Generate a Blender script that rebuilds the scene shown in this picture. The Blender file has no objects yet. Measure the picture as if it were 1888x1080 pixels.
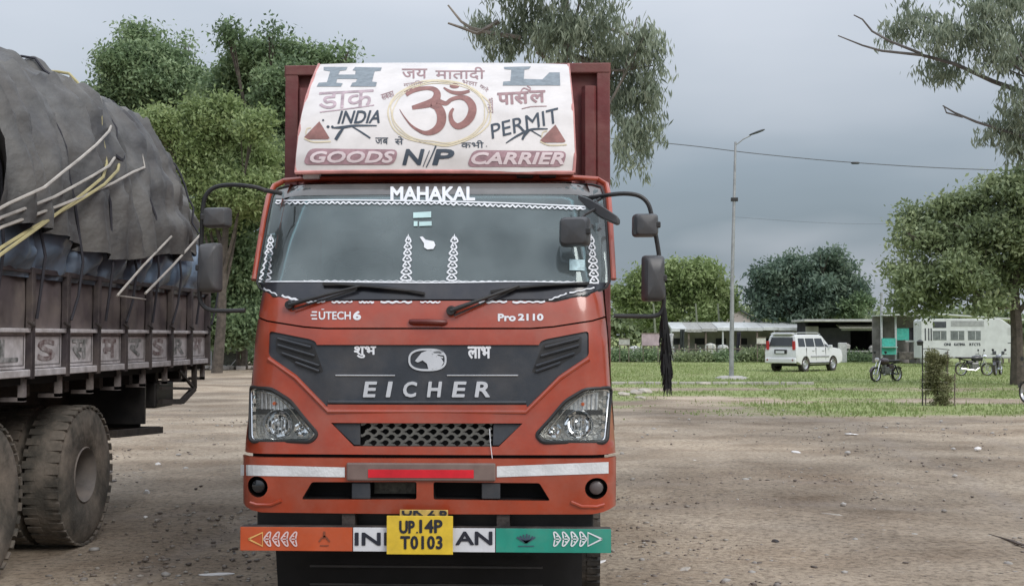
import bpy, bmesh, math, random
import numpy as np
from mathutils import Vector, Matrix, noise
from mathutils.geometry import delaunay_2d_cdt
random.seed(7); rng = np.random.default_rng(7)
SC = bpy.context.scene; COL = SC.collection; PI = math.pi
R = math.radians

# ------------------------------------------------------------------ camera, sky, sun, exposure
FPX, CX, CY = 2200.0, 944.0, 540.0
YAW, PIT, CAMZ = math.atan(86/2200), math.atan(80/2200), 1.6
cam = bpy.data.cameras.new('camera'); cam.lens = 36*FPX/1888; cam.sensor_width = 36
cam.clip_start = .05; cam.clip_end = 5000
camo = bpy.data.objects.new('camera', cam); COL.objects.link(camo)
camo.location = (0, 0, CAMZ); camo.rotation_euler = (PI/2+PIT, 0, YAW); SC.camera = camo

W = bpy.data.worlds.new('World'); SC.world = W; W.use_nodes = True
nt = W.node_tree; N = nt.nodes; Lk = nt.links; N.clear()
def nd(t, tree=None, **k):
    n = (tree or N).new(t)
    for a, b in k.items(): setattr(n, a, b)
    return n
SUN_EL, SUN_AZ = R(40), R(140)
sky = nd('ShaderNodeTexSky', sky_type='NISHITA'); sky.sun_disc = False
sky.sun_elevation = SUN_EL; sky.sun_rotation = SUN_AZ; sky.air_density = 1.5; sky.dust_density = 3
tc = nd('ShaderNodeTexCoord'); sep = nd('ShaderNodeSeparateXYZ'); Lk.new(tc.outputs['Generated'], sep.inputs[0])
mp = nd('ShaderNodeMapping'); mp.inputs['Scale'].default_value = (1.6, 1.6, 5); mp.inputs['Location'].default_value = (.9, .2, .1)
Lk.new(tc.outputs['Generated'], mp.inputs[0])
n1 = nd('ShaderNodeTexNoise'); n1.inputs['Scale'].default_value = 1.5; n1.inputs['Detail'].default_value = 4; n1.inputs['Roughness'].default_value = .45
Lk.new(mp.outputs[0], n1.inputs['Vector'])
wz = nd('ShaderNodeMath', operation='MULTIPLY_ADD'); Lk.new(n1.outputs['Fac'], wz.inputs[0]); wz.inputs[1].default_value = .30; Lk.new(sep.outputs['Z'], wz.inputs[2])
w2 = nd('ShaderNodeMath', operation='SUBTRACT'); Lk.new(wz.outputs[0], w2.inputs[0]); w2.inputs[1].default_value = .145
cr = nd('ShaderNodeValToRGB'); Lk.new(w2.outputs[0], cr.inputs[0]); ce = cr.color_ramp.elements
ce[0].position = 0; ce[0].color = (.50, .52, .57, 1); ce[1].position = 1; ce[1].color = (.56, .60, .67, 1)
for p_, c_ in ((.04, (.40, .435, .495)), (.085, (.20, .25, .305)), (.13, (.235, .285, .345)), (.20, (.35, .39, .45)), (.30, (.46, .49, .545))):
    e_ = ce.new(p_); e_.color = (*c_, 1)
el = nd('ShaderNodeMapRange'); Lk.new(sep.outputs['Z'], el.inputs['Value'])
el.inputs['From Min'].default_value = .1; el.inputs['From Max'].default_value = 1
el.inputs['To Min'].default_value = .93; el.inputs['To Max'].default_value = 2.1
mul = nd('ShaderNodeVectorMath', operation='SCALE'); Lk.new(cr.outputs[0], mul.inputs[0]); Lk.new(el.outputs[0], mul.inputs['Scale'])
sk = nd('ShaderNodeVectorMath', operation='SCALE'); Lk.new(sky.outputs[0], sk.inputs[0]); sk.inputs['Scale'].default_value = .1
mx = nd('ShaderNodeMix', data_type='RGBA'); mx.inputs[0].default_value = .12
Lk.new(mul.outputs[0], mx.inputs[6]); Lk.new(sk.outputs[0], mx.inputs[7])
bg = nd('ShaderNodeBackground'); Lk.new(mx.outputs[2], bg.inputs[0]); bg.inputs[1].default_value = 1.0
wo = nd('ShaderNodeOutputWorld'); Lk.new(bg.outputs[0], wo.inputs[0])
sl = bpy.data.lights.new('sun', 'SUN'); sl.energy = 1.15; sl.angle = R(26); sl.color = (1, .965, .92)
so = bpy.data.objects.new('sun', sl); COL.objects.link(so)
sd = Vector((math.sin(SUN_AZ)*math.cos(SUN_EL), math.cos(SUN_AZ)*math.cos(SUN_EL), math.sin(SUN_EL)))
so.rotation_euler = sd.to_track_quat('Z', 'Y').to_euler()
SC.view_settings.view_transform = 'Standard'; SC.view_settings.look = 'None'
SC.view_settings.exposure = .42; SC.view_settings.gamma = 1; SC.view_settings.use_curve_mapping = False
SC.cycles.max_bounces = 6; SC.cycles.transparent_max_bounces = 16

# ------------------------------------------------------------------ camera maths: where a thing seen in the photo stands
cyw, syw, cpt, spt = math.cos(YAW), math.sin(YAW), math.cos(PIT), math.sin(PIT)
def ray(px, py):
    a, b = (px-CX)/FPX, -(py-CY)/FPX
    return Vector((cyw*a - syw*cpt + syw*spt*b, syw*a + cyw*cpt - cyw*spt*b, spt + cpt*b))
def atY(px, py, Y): r = ray(px, py); t = Y/r.y; return Vector((r.x*t, Y, CAMZ+r.z*t))
def atX(px, py, X): r = ray(px, py); t = X/r.x; return Vector((X, r.y*t, CAMZ+r.z*t))
def sm(a, b, x):
    t = min(1, max(0, (x-a)/(b-a))); return t*t*(3-2*t)
def gz(x, y): return -.25*sm(14, 40, y)
def lerp(tab, z):
    if z <= tab[0][0]: return tab[0][1]
    for (a, u), (b, v) in zip(tab, tab[1:]):
        if z <= b: return u+(v-u)*(z-a)/(b-a)
    return tab[-1][1]

def soft(tab, z, w=.05):
    return sum(lerp(tab, z+d*w)*k for d, k in ((-1, .1), (-.6, .2), (0, .4), (.6, .2), (1, .1)))
# ------------------------------------------------------------------ materials
MATS = {}
def M(name, col, rough=.6, metal=0, var=.15, scale=6, bump=0, bscale=40, col2=None, coat=0, det=4, dist=.02, dust=0, spec=.5):
    if name in MATS: return MATS[name]
    m = bpy.data.materials.new(name); m.use_nodes = True; t = m.node_tree; n = t.nodes; l = t.links
    b = n['Principled BSDF']; b.inputs['Roughness'].default_value = rough; b.inputs['Metallic'].default_value = metal
    b.inputs['Coat Weight'].default_value = coat; b.inputs['Coat Roughness'].default_value = .12
    b.inputs['Specular IOR Level'].default_value = spec
    tcn = n.new('ShaderNodeTexCoord')
    ns = n.new('ShaderNodeTexNoise'); ns.inputs['Scale'].default_value = scale; ns.inputs['Detail'].default_value = det
    ns.inputs['Roughness'].default_value = .6
    l.new(tcn.outputs['Object'], ns.inputs['Vector'])
    rp = n.new('ShaderNodeValToRGB'); l.new(ns.outputs['Fac'], rp.inputs[0])
    c1 = [c*(1-var) for c in col]; c2 = col2 or [min(1, c*(1+var)) for c in col]
    rp.color_ramp.elements[0].position = .32; rp.color_ramp.elements[0].color = (*c1, 1)
    rp.color_ramp.elements[1].position = .68; rp.color_ramp.elements[1].color = (*c2, 1)
    out = rp.outputs[0]
    if dust:
        n3 = n.new('ShaderNodeTexNoise'); n3.inputs['Scale'].default_value = 3.1; n3.inputs['Detail'].default_value = 7; n3.inputs['Roughness'].default_value = .7
        l.new(tcn.outputs['Object'], n3.inputs['Vector'])
        mr = n.new('ShaderNodeMapRange'); l.new(n3.outputs['Fac'], mr.inputs['Value'])
        mr.inputs['From Min'].default_value = .42; mr.inputs['From Max'].default_value = .78; mr.inputs['To Max'].default_value = dust
        mm = n.new('ShaderNodeMix'); mm.data_type = 'RGBA'; l.new(mr.outputs[0], mm.inputs[0]); l.new(out, mm.inputs[6])
        mm.inputs[7].default_value = (.30, .25, .205, 1); out = mm.outputs[2]
        ad = n.new('ShaderNodeMath'); ad.operation = 'ADD'; l.new(mr.outputs[0], ad.inputs[0]); ad.inputs[1].default_value = rough
        l.new(ad.outputs[0], b.inputs['Roughness'])
    l.new(out, b.inputs['Base Color'])
    if bump:
        n2 = n.new('ShaderNodeTexNoise'); n2.inputs['Scale'].default_value = bscale; n2.inputs['Detail'].default_value = 5
        l.new(tcn.outputs['Object'], n2.inputs['Vector'])
        bp = n.new('ShaderNodeBump'); bp.inputs['Strength'].default_value = bump; bp.inputs['Distance'].default_value = dist
        l.new(n2.outputs['Fac'], bp.inputs['Height']); l.new(bp.outputs[0], b.inputs['Normal'])
    MATS[name] = m; return m
def glass(name, tint, refl=.25, dens=.5, film_sheen=.2, film_sheen_col=(.35, .38, .38)):
    if name in MATS: return MATS[name]
    m = bpy.data.materials.new(name); m.use_nodes = True; t = m.node_tree; n = t.nodes; l = t.links
    n.remove(n['Principled BSDF']); o = n['Material Output']
    tr = n.new('ShaderNodeBsdfTransparent'); tr.inputs[0].default_value = (*tint, 1)
    gl = n.new('ShaderNodeBsdfGlossy'); gl.inputs['Roughness'].default_value = .03; gl.inputs[0].default_value = (.9, 1, 1, 1)
    df = n.new('ShaderNodeBsdfDiffuse')  # diffuse layer: dust and, on the windscreen, painted cloud reflections
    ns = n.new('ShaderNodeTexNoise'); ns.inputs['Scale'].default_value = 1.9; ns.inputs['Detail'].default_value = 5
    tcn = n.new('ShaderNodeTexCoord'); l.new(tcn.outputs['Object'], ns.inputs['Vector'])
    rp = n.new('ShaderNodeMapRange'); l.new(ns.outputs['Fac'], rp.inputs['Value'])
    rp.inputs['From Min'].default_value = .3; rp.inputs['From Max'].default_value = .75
    rp.inputs['To Min'].default_value = film_sheen*.35; rp.inputs['To Max'].default_value = film_sheen*1.75
    df.inputs[0].default_value = (*film_sheen_col, 1)
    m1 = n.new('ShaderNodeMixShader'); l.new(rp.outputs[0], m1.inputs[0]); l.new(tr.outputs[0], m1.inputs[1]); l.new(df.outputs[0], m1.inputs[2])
    fr = n.new('ShaderNodeLayerWeight'); fr.inputs['Blend'].default_value = refl
    m2 = n.new('ShaderNodeMixShader'); l.new(fr.outputs['Fresnel'], m2.inputs[0]); l.new(m1.outputs[0], m2.inputs[1]); l.new(gl.outputs[0], m2.inputs[2])
    l.new(m2.outputs[0], o.inputs[0]); MATS[name] = m; return m
def leafmat(name, a, b, c):
    m = bpy.data.materials.new(name); m.use_nodes = True; t = m.node_tree; n = t.nodes; l = t.links
    p = n['Principled BSDF']; p.inputs['Roughness'].default_value = .5; p.inputs['Specular IOR Level'].default_value = .35
    at = n.new('ShaderNodeAttribute'); at.attribute_name = 'tint'
    rp = n.new('ShaderNodeValToRGB'); l.new(at.outputs['Fac'], rp.inputs[0])
    rp.color_ramp.elements[0].color = (*a, 1); rp.color_ramp.elements[1].color = (*c, 1)
    e = rp.color_ramp.elements.new(.5); e.color = (*b, 1)
    l.new(rp.outputs[0], p.inputs['Base Color'])
    tl = n.new('ShaderNodeBsdfTranslucent'); l.new(rp.outputs[0], tl.inputs[0])
    mxx = n.new('ShaderNodeMixShader'); mxx.inputs[0].default_value = .35
    l.new(p.outputs[0], mxx.inputs[1]); l.new(tl.outputs[0], mxx.inputs[2]); l.new(mxx.outputs[0], n['Material Output'].inputs[0])
    MATS[name] = m; return m

RED = M('truck_red', (.34, .042, .012), .30, var=.16, scale=4, coat=.9, dust=.24, bump=.04, bscale=5, dist=.05)
REDB = M('container_red', (.145, .033, .034), .55, var=.22, scale=2.5, bump=.25, bscale=14, dust=.35)
PLAST = M('dark_plastic', (.030, .036, .046), .42, var=.2, scale=5, dust=.14, bump=.05, bscale=120)
BLACK = M('black_plastic', (.014, .015, .017), .45, var=.25, scale=9, dust=.12)
FLAT = M('matt_black', (.008, .008, .009), .85, var=.3)
WHITE = M('white_print', (.74, .76, .80), .5, var=.08, scale=20)
CHROME = M('chrome', (.75, .76, .78), .13, 1, var=.05)
SILVER = M('silver_paint', (.55, .56, .58), .35, .6, var=.08)
REFL = M('reflective_white', (.68, .70, .72), .3, var=.14, scale=7, bump=.2, bscale=60)
RUBBER = M('tyre_rubber', (.030, .029, .028), .85, var=.35, scale=7, bump=.3, bscale=30, dust=.55)
STEEL = M('dark_steel', (.035, .030, .030), .6, .3, var=.4, scale=6, bump=.3, dust=.35)
GLASSW = glass('windscreen_glass', (.46, .52, .53), .34, film_sheen=.33, film_sheen_col=(.29, .34, .35))  # blotchy grey layer: dust plus soft cloud reflections put into its colour
CLEAR = glass('clear_lens', (.96, .97, .97), .12, film_sheen=.03)
DGLASS = M('dark_glass', (.012, .016, .02), .06, var=.3, coat=.6)

# ------------------------------------------------------------------ object helpers
def link(name, me, parent=None, loc=None):
    o = bpy.data.objects.new(name, me); COL.objects.link(o)
    if parent: o.parent = parent
    if loc: o.location = loc
    return o
def tag(o, label=None, cat=None, group=None, kind=None):
    if label: o['label'] = label
    if cat: o['category'] = cat
    if group: o['group'] = group
    if kind: o['kind'] = kind
    return o
def thing(name, label, cat, loc=(0, 0, 0), rz=0, group=None):
    o = bpy.data.objects.new(name, None); COL.objects.link(o); o.location = loc; o.rotation_euler = (0, 0, rz)
    o.empty_display_size = .2
    return tag(o, label, cat, group)
def copy_tree(o, parent=None):
    c = o.copy(); COL.objects.link(c); c.parent = parent
    for ch in list(o.children): copy_tree(ch, c)
    return c
class MB:
    def __init__(s): s.v = []; s.f = []
    def add(s, vs, fs, mat=None):
        k = len(s.v)
        for p in vs:
            p = Vector(p); s.v.append(tuple(mat @ p if mat else p))
        s.f += [tuple(i+k for i in f) for f in fs]; return s
    def box(s, c, d, rot=None):
        x, y, z = d[0]/2, d[1]/2, d[2]/2
        m = Matrix.Translation(c) @ (rot.to_4x4() if rot else Matrix.Identity(4))
        return s.add([(a*x, b*y, e*z) for e in (-1, 1) for b in (-1, 1) for a in (-1, 1)],
                     [(0, 2, 3, 1), (4, 5, 7, 6), (0, 1, 5, 4), (2, 6, 7, 3), (0, 4, 6, 2), (1, 3, 7, 5)], m)
    def bar(s, a, b, w, h=None):     # rectangular bar from a to b
        a, b = Vector(a), Vector(b); d = b-a
        return s.box((a+b)/2, (w, h or w, d.length), d.to_track_quat('Z', 'X').to_matrix())
    def tube(s, pts, r, n=8, closed=False):
        pts = [Vector(p) for p in pts]; k = len(pts); rr = r if isinstance(r, (list, tuple)) else [r]*k
        up = None; b = len(s.v)
        for i, p in enumerate(pts):
            d = (pts[(i+1) % k]-pts[i-1]) if closed else (pts[min(i+1, k-1)]-pts[max(i-1, 0)])
            if d.length < 1e-9: d = Vector((0, 0, 1))
            d.normalize()
            if up is None: up = d.orthogonal().normalized()
            up = (up-d*up.dot(d)); up = up.normalized() if up.length > 1e-6 else d.orthogonal().normalized()
            q = d.cross(up)
            for j in range(n):
                a = 2*PI*j/n; s.v.append(tuple(p+(up*math.cos(a)+q*math.sin(a))*rr[i]))
        for i in range(k if closed else k-1):
            for j in range(n):
                i2 = (i+1) % k; s.f.append((b+i*n+j, b+i*n+(j+1) % n, b+i2*n+(j+1) % n, b+i2*n+j))
        if not closed:
            s.f.append(tuple(b+j for j in range(n))[::-1]); s.f.append(tuple(b+(k-1)*n+j for j in range(n)))
        return s
    def lathe(s, prof, c, axis='X', n=32, close=False, cap=True):   # prof: (along axis, radius)
        b = len(s.v); c = Vector(c)
        for (t, r) in prof:
            for j in range(n):
                a = 2*PI*j/n; u, w = r*math.cos(a), r*math.sin(a)
                s.v.append(tuple(c+Vector({'X': (t, u, w), 'Y': (u, t, w), 'Z': (u, w, t)}[axis])))
        m = len(prof)
        for i in range(m if close else m-1):
            for j in range(n):
                i2 = (i+1) % m; s.f.append((b+i*n+j, b+i*n+(j+1) % n, b+i2*n+(j+1) % n, b+i2*n+j))
        if not close and cap:
            for i in (0, m-1):
                if prof[i][1] > 1e-4: s.f.append(tuple(b+i*n+j for j in range(n)))
        return s
    def prism(s, poly, fn, t0, t1):       # poly (u,v) extruded; fn(u,v,t)->xyz
        n = len(poly); s.add([fn(u, v, t) for t in (t0, t1) for u, v in poly],
              [tuple(range(n))[::-1], tuple(range(n, 2*n))]+[(i, (i+1) % n, n+(i+1) % n, n+i) for i in range(n)]); return s
    def grid(s, fn, nu, nv):
        b = len(s.v)
        for i in range(nu+1):
            for j in range(nv+1): s.v.append(tuple(fn(i/nu, j/nv)))
        for i in range(nu):
            for j in range(nv):
                k = b+i*(nv+1)+j; s.f.append((k, k+nv+1, k+nv+2, k+1))
        return s
    def build(s, name, mat, parent=None, smooth=False, bevel=0, ang=35, loc=None):
        me = bpy.data.meshes.new(name); me.from_pydata(s.v, [], s.f); me.validate()
        bm = bmesh.new(); bm.from_mesh(me); bmesh.ops.remove_doubles(bm, verts=bm.verts, dist=1e-5)
        bmesh.ops.recalc_face_normals(bm, faces=bm.faces); bm.to_mesh(me); bm.free()
        me.materials.append(mat)
        if smooth:
            me.polygons.foreach_set('use_smooth', [True]*len(me.polygons)); me.set_sharp_from_angle(angle=R(ang))
        o = link(name, me, parent, loc)
        if bevel:
            b = o.modifiers.new('bevel', 'BEVEL'); b.width = bevel; b.segments = 2; b.limit_method = 'ANGLE'; b.angle_limit = R(40)
        return o
def inpoly(p, poly):
    x, y = p; c = False; n = len(poly); j = n-1
    for i in range(n):
        xi, yi = poly[i]; xj, yj = poly[j]
        if (yi > y) != (yj > y) and x < (xj-xi)*(y-yi)/(yj-yi)+xi: c = not c
        j = i
    return c
def dens(poly, res):
    out = []
    for i, a in enumerate(poly):
        b = poly[(i+1) % len(poly)]; L = math.hypot(b[0]-a[0], b[1]-a[1]); k = max(1, int(math.ceil(L/res)))
        out += [(a[0]+(b[0]-a[0])*t/k, a[1]+(b[1]-a[1])*t/k) for t in range(k)]
    return out
def rnd(poly, r, seg=4):       # round the corners of a polygon
    out = []; n = len(poly)
    for i in range(n):
        p, a, b = Vector(poly[i]), Vector(poly[i-1]), Vector(poly[(i+1) % n])
        rr = min(r, (a-p).length*.45, (b-p).length*.45)
        s0, s1 = p+(a-p).normalized()*rr, p+(b-p).normalized()*rr
        for k in range(seg+1):
            t = k/seg; q = s0*(1-t)**2+p*2*t*(1-t)+s1*t*t; out.append((q.x, q.y))
    return out
def tri2d(outline, holes, res):
    vs = []; ed = []
    for lp in [outline]+holes:
        d = dens(lp, res); k = len(vs); vs += d; ed += [(k+i, k+(i+1) % len(d)) for i in range(len(d))]
    nb = len(vs); xs = [p[0] for p in outline]; ys = [p[1] for p in outline]
    y = min(ys)+res*.5
    while y < max(ys):
        x = min(xs)+res*.5
        while x < max(xs):
            if inpoly((x, y), outline) and not any(inpoly((x, y), h) for h in holes):
                if all((x-a[0])**2+(y-a[1])**2 > (res*.45)**2 for a in vs[:nb]): vs.append((x, y))
            x += res
        y += res
    V, E_, F_, *_ = delaunay_2d_cdt([Vector(p) for p in vs], ed, [], 0, 1e-6)
    F2 = []
    for f in F_:
        c = sum((V[i] for i in f), Vector((0, 0)))/len(f); c = (c.x, c.y)
        if inpoly(c, outline) and not any(inpoly(c, h) for h in holes): F2.append(tuple(f))
    return [(v.x, v.y) for v in V], F2
def sheet(mb, outline, holes, fn, res, thick):
    """curved plate: fn(u,v,t) gives the front (t=0) and back (t=thick) surface"""
    V, F_ = tri2d(outline, holes, res); n = len(V)
    cnt = {}
    for f in F_:
        for i in range(len(f)):
            e = (f[i], f[(i+1) % len(f)]); cnt[frozenset(e)] = cnt.get(frozenset(e), 0)+1
    vs = [fn(u, v, 0) for u, v in V]; fs = list(F_)
    if thick:
        vs += [fn(u, v, thick) for u, v in V]; fs += [tuple(i+n for i in f[::-1]) for f in F_]
        for e, c in cnt.items():
            if c == 1: a, b = tuple(e); fs.append((a, b, b+n, a+n))
    mb.add(vs, fs); return mb

# ------------------------------------------------------------------ lettering helpers (2D shapes in a flat drawing, laid on real surfaces)
def text2d(body, box, bold=0, shear=0, rot=0, spacing=1.0):
    """triangulated text fitted to a box (x0,y0,x1,y1), y down"""
    c = bpy.data.curves.new('tmp', 'FONT'); c.body = body; c.size = 1; c.shear = shear
    c.space_character = spacing; c.resolution_u = 3; c.fill_mode = 'FRONT'
    o = bpy.data.objects.new('tmp', c); COL.objects.link(o)
    dg = bpy.context.evaluated_depsgraph_get(); me = bpy.data.meshes.new_from_object(o.evaluated_get(dg))
    bpy.data.objects.remove(o); bpy.data.curves.remove(c)
    V = np.array([(v.co.x, v.co.y) for v in me.vertices]); T = [tuple(p.vertices) for p in me.polygons]; bpy.data.meshes.remove(me)
    a, b, c_, d = box; cx, cy = (a+c_)/2, (b+d)/2; w, h = c_-a, d-b; ca, sa = math.cos(R(rot)), math.sin(R(rot))
    x0, y0 = V.min(0); x1, y1 = V.max(0); ky = (y1-y0)/h; kx = (x1-x0)/w
    bb = bold*.9/max(ky, 1e-6); P = np.stack([(V[:, 0]-x0)/kx, (y1-V[:, 1])/ky], 1)
    bb = min(bb, h*.12); P[:, 0] = bb+P[:, 0]*(w-2*bb)/w; P[:, 1] = bb+P[:, 1]*(h-2*bb)/h
    NR = 34; g = h/NR; nx, ny = int(math.ceil(w/g))+3, NR+3
    gx = (np.arange(nx)-1)*g; gy = (np.arange(ny)-1)*g; D = np.full((nx, ny), 9.0*g); I = np.zeros((nx, ny), bool); cnt = {}
    def win(q, m): lo = np.maximum(0, ((q.min(0)-m)/g+1).astype(int)); hi = ((q.max(0)+m)/g+3).astype(int); return lo, hi
    for t in T:
        for i in range(len(t)): e = frozenset((t[i], t[(i+1) % len(t)])); cnt[e] = cnt.get(e, 0)+1
        for i in range(1, len(t)-1):
            q = P[[t[0], t[i], t[i+1]]]; lo, hi = win(q, 0); X, Y = np.meshgrid(gx[lo[0]:hi[0]], gy[lo[1]:hi[1]], indexing='ij')
            s_ = [(q[(k+1) % 3, 0]-q[k, 0])*(Y-q[k, 1])-(q[(k+1) % 3, 1]-q[k, 1])*(X-q[k, 0]) for k in range(3)]
            I[lo[0]:hi[0], lo[1]:hi[1]] |= ((s_[0] >= 0) & (s_[1] >= 0) & (s_[2] >= 0)) | ((s_[0] <= 0) & (s_[1] <= 0) & (s_[2] <= 0))
    for e, c in cnt.items():
        if c != 1 or len(e) != 2: continue
        q = P[list(e)]; lo, hi = win(q, bb+2*g); X, Y = np.meshgrid(gx[lo[0]:hi[0]], gy[lo[1]:hi[1]], indexing='ij'); dv = q[1]-q[0]; L2 = max(1e-12, dv @ dv)
        tt = np.clip(((X-q[0, 0])*dv[0]+(Y-q[0, 1])*dv[1])/L2, 0, 1); dd_ = np.hypot(X-q[0, 0]-tt*dv[0], Y-q[0, 1]-tt*dv[1]); sl_ = (slice(lo[0], hi[0]), slice(lo[1], hi[1])); D[sl_] = np.minimum(D[sl_], dd_)
    fld = np.where(I, D, -D)+bb; out = []; idx = {}; F_ = []
    def vid(key, p):
        if key not in idx: idx[key] = len(out); u, v = p[0]-w/2, p[1]-h/2; out.append((cx+u*ca+v*sa, cy-u*sa+v*ca))
        return idx[key]
    pos = fld > 0
    for i, j in zip(*np.nonzero(pos[:-1, :-1] | pos[1:, :-1] | pos[:-1, 1:] | pos[1:, 1:])):
        cs = [(i, j), (i+1, j), (i+1, j+1), (i, j+1)]; poly = []
        for k in range(4):
            p, q = cs[k], cs[(k+1) % 4]; fp, fq = fld[p], fld[q]
            if fp > 0: poly.append(vid(p, (gx[p[0]], gy[p[1]])))
            if (fp > 0) != (fq > 0):
                t = fp/(fp-fq); poly.append(vid(frozenset((p, q)), (gx[p[0]]+(gx[q[0]]-gx[p[0]])*t, gy[p[1]]+(gy[q[1]]-gy[p[1]])*t)))
        if len(poly) > 2: F_.append(tuple(poly))
    return out, F_
def catmull(pts, k=6):
    P = [Vector(p) for p in pts]; out = []
    for i in range(len(P)-1):
        a, b, c, d = P[max(i-1, 0)], P[i], P[i+1], P[min(i+2, len(P)-1)]
        for j in range(k):
            t = j/k; out.append(.5*((2*b)+(c-a)*t+(2*a-5*b+4*c-d)*t*t+(3*b-a-3*c+d)*t**3))
    out.append(P[-1]); return out
def stroke2d(pts, w, k=6, closed=False):
    """(x,y[,w]) points -> ribbon"""
    pts = [(p[0], p[1], p[2] if len(p) > 2 else w) for p in pts]
    if closed: pts = pts+[pts[0]]
    P = catmull(pts, k); V = []; F_ = []
    for i, p in enumerate(P):
        a, b = P[max(i-1, 0)], P[min(i+1, len(P)-1)]; d = Vector((b.x-a.x, b.y-a.y))
        d = d.normalized() if d.length > 1e-9 else Vector((1, 0)); nn = Vector((-d.y, d.x))*p.z/2
        V += [(p.x+nn.x, p.y+nn.y), (p.x-nn.x, p.y-nn.y)]
        if i: F_.append((2*i-2, 2*i-1, 2*i+1, 2*i))
    return V, F_
def poly2d(pts): return list(pts), [tuple(range(len(pts)))]
def ell2d(cx, cy, rx, ry, n=20): return poly2d([(cx+rx*math.cos(2*PI*i/n), cy+ry*math.sin(2*PI*i/n)) for i in range(n)])
def decal(name, mat, parent, shapes, surf, step=14, thick=0, each=False):
    if name in ('lace_trim', 'painted_motto', 'bar_lettering', 'painted_word', 'painted_greeting', 'plate_lettering', 'model_lettering', 'sticker') and (each or len(shapes) > 1) and len(shapes) < 7 and not each == 0.5:
        for s_ in shapes: o = decal(name, mat, parent, [s_], surf, step, thick, .5)
        return o
    o = decal1(name, mat, parent, shapes, surf, min(step, 9) if step else 0, thick)
    if len(shapes) > 3: o['kind'] = 'stuff'
    return o
def decal1(name, mat, parent, shapes, surf, step=14, thick=0):
    """lay flat shapes on a surface: surf(u,v,lift)->xyz; cut finely so that they follow its curve"""
    bm = bmesh.new()
    for V, F_ in shapes:
        vs = [bm.verts.new((x, y, 0)) for x, y in V]
        for f in F_:
            try: bm.faces.new([vs[i] for i in f])
            except ValueError: pass
    if step:
        xs = [v.co.x for v in bm.verts]; ys = [v.co.y for v in bm.verts]
        for ax, lo, hi in ((0, min(xs), max(xs)), (1, min(ys), max(ys))):
            t = lo+step*.5
            while t < hi:
                bmesh.ops.bisect_plane(bm, geom=bm.verts[:]+bm.edges[:]+bm.faces[:], plane_co=(t, 0, 0) if ax == 0 else (0, t, 0), plane_no=(1, 0, 0) if ax == 0 else (0, 1, 0))
                t += step
    bmesh.ops.triangulate(bm, faces=bm.faces[:])
    for f in bm.faces:
        if f.normal.z > 0: f.normal_flip()
    if thick:
        r = bmesh.ops.extrude_face_region(bm, geom=bm.faces[:])
        up = [g for g in r['geom'] if isinstance(g, bmesh.types.BMVert)]; ups = set(up)
        for v in bm.verts: v.co = surf(v.co.x, v.co.y, thick if v in ups else .0005)
        bmesh.ops.recalc_face_normals(bm, faces=bm.faces[:])
    else:
        for v in bm.verts: v.co = surf(v.co.x, v.co.y, .0035)
    me = bpy.data.meshes.new(name); bm.to_mesh(me); bm.free(); me.materials.append(mat)
    return link(name, me, parent)

exec_order = []
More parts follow.
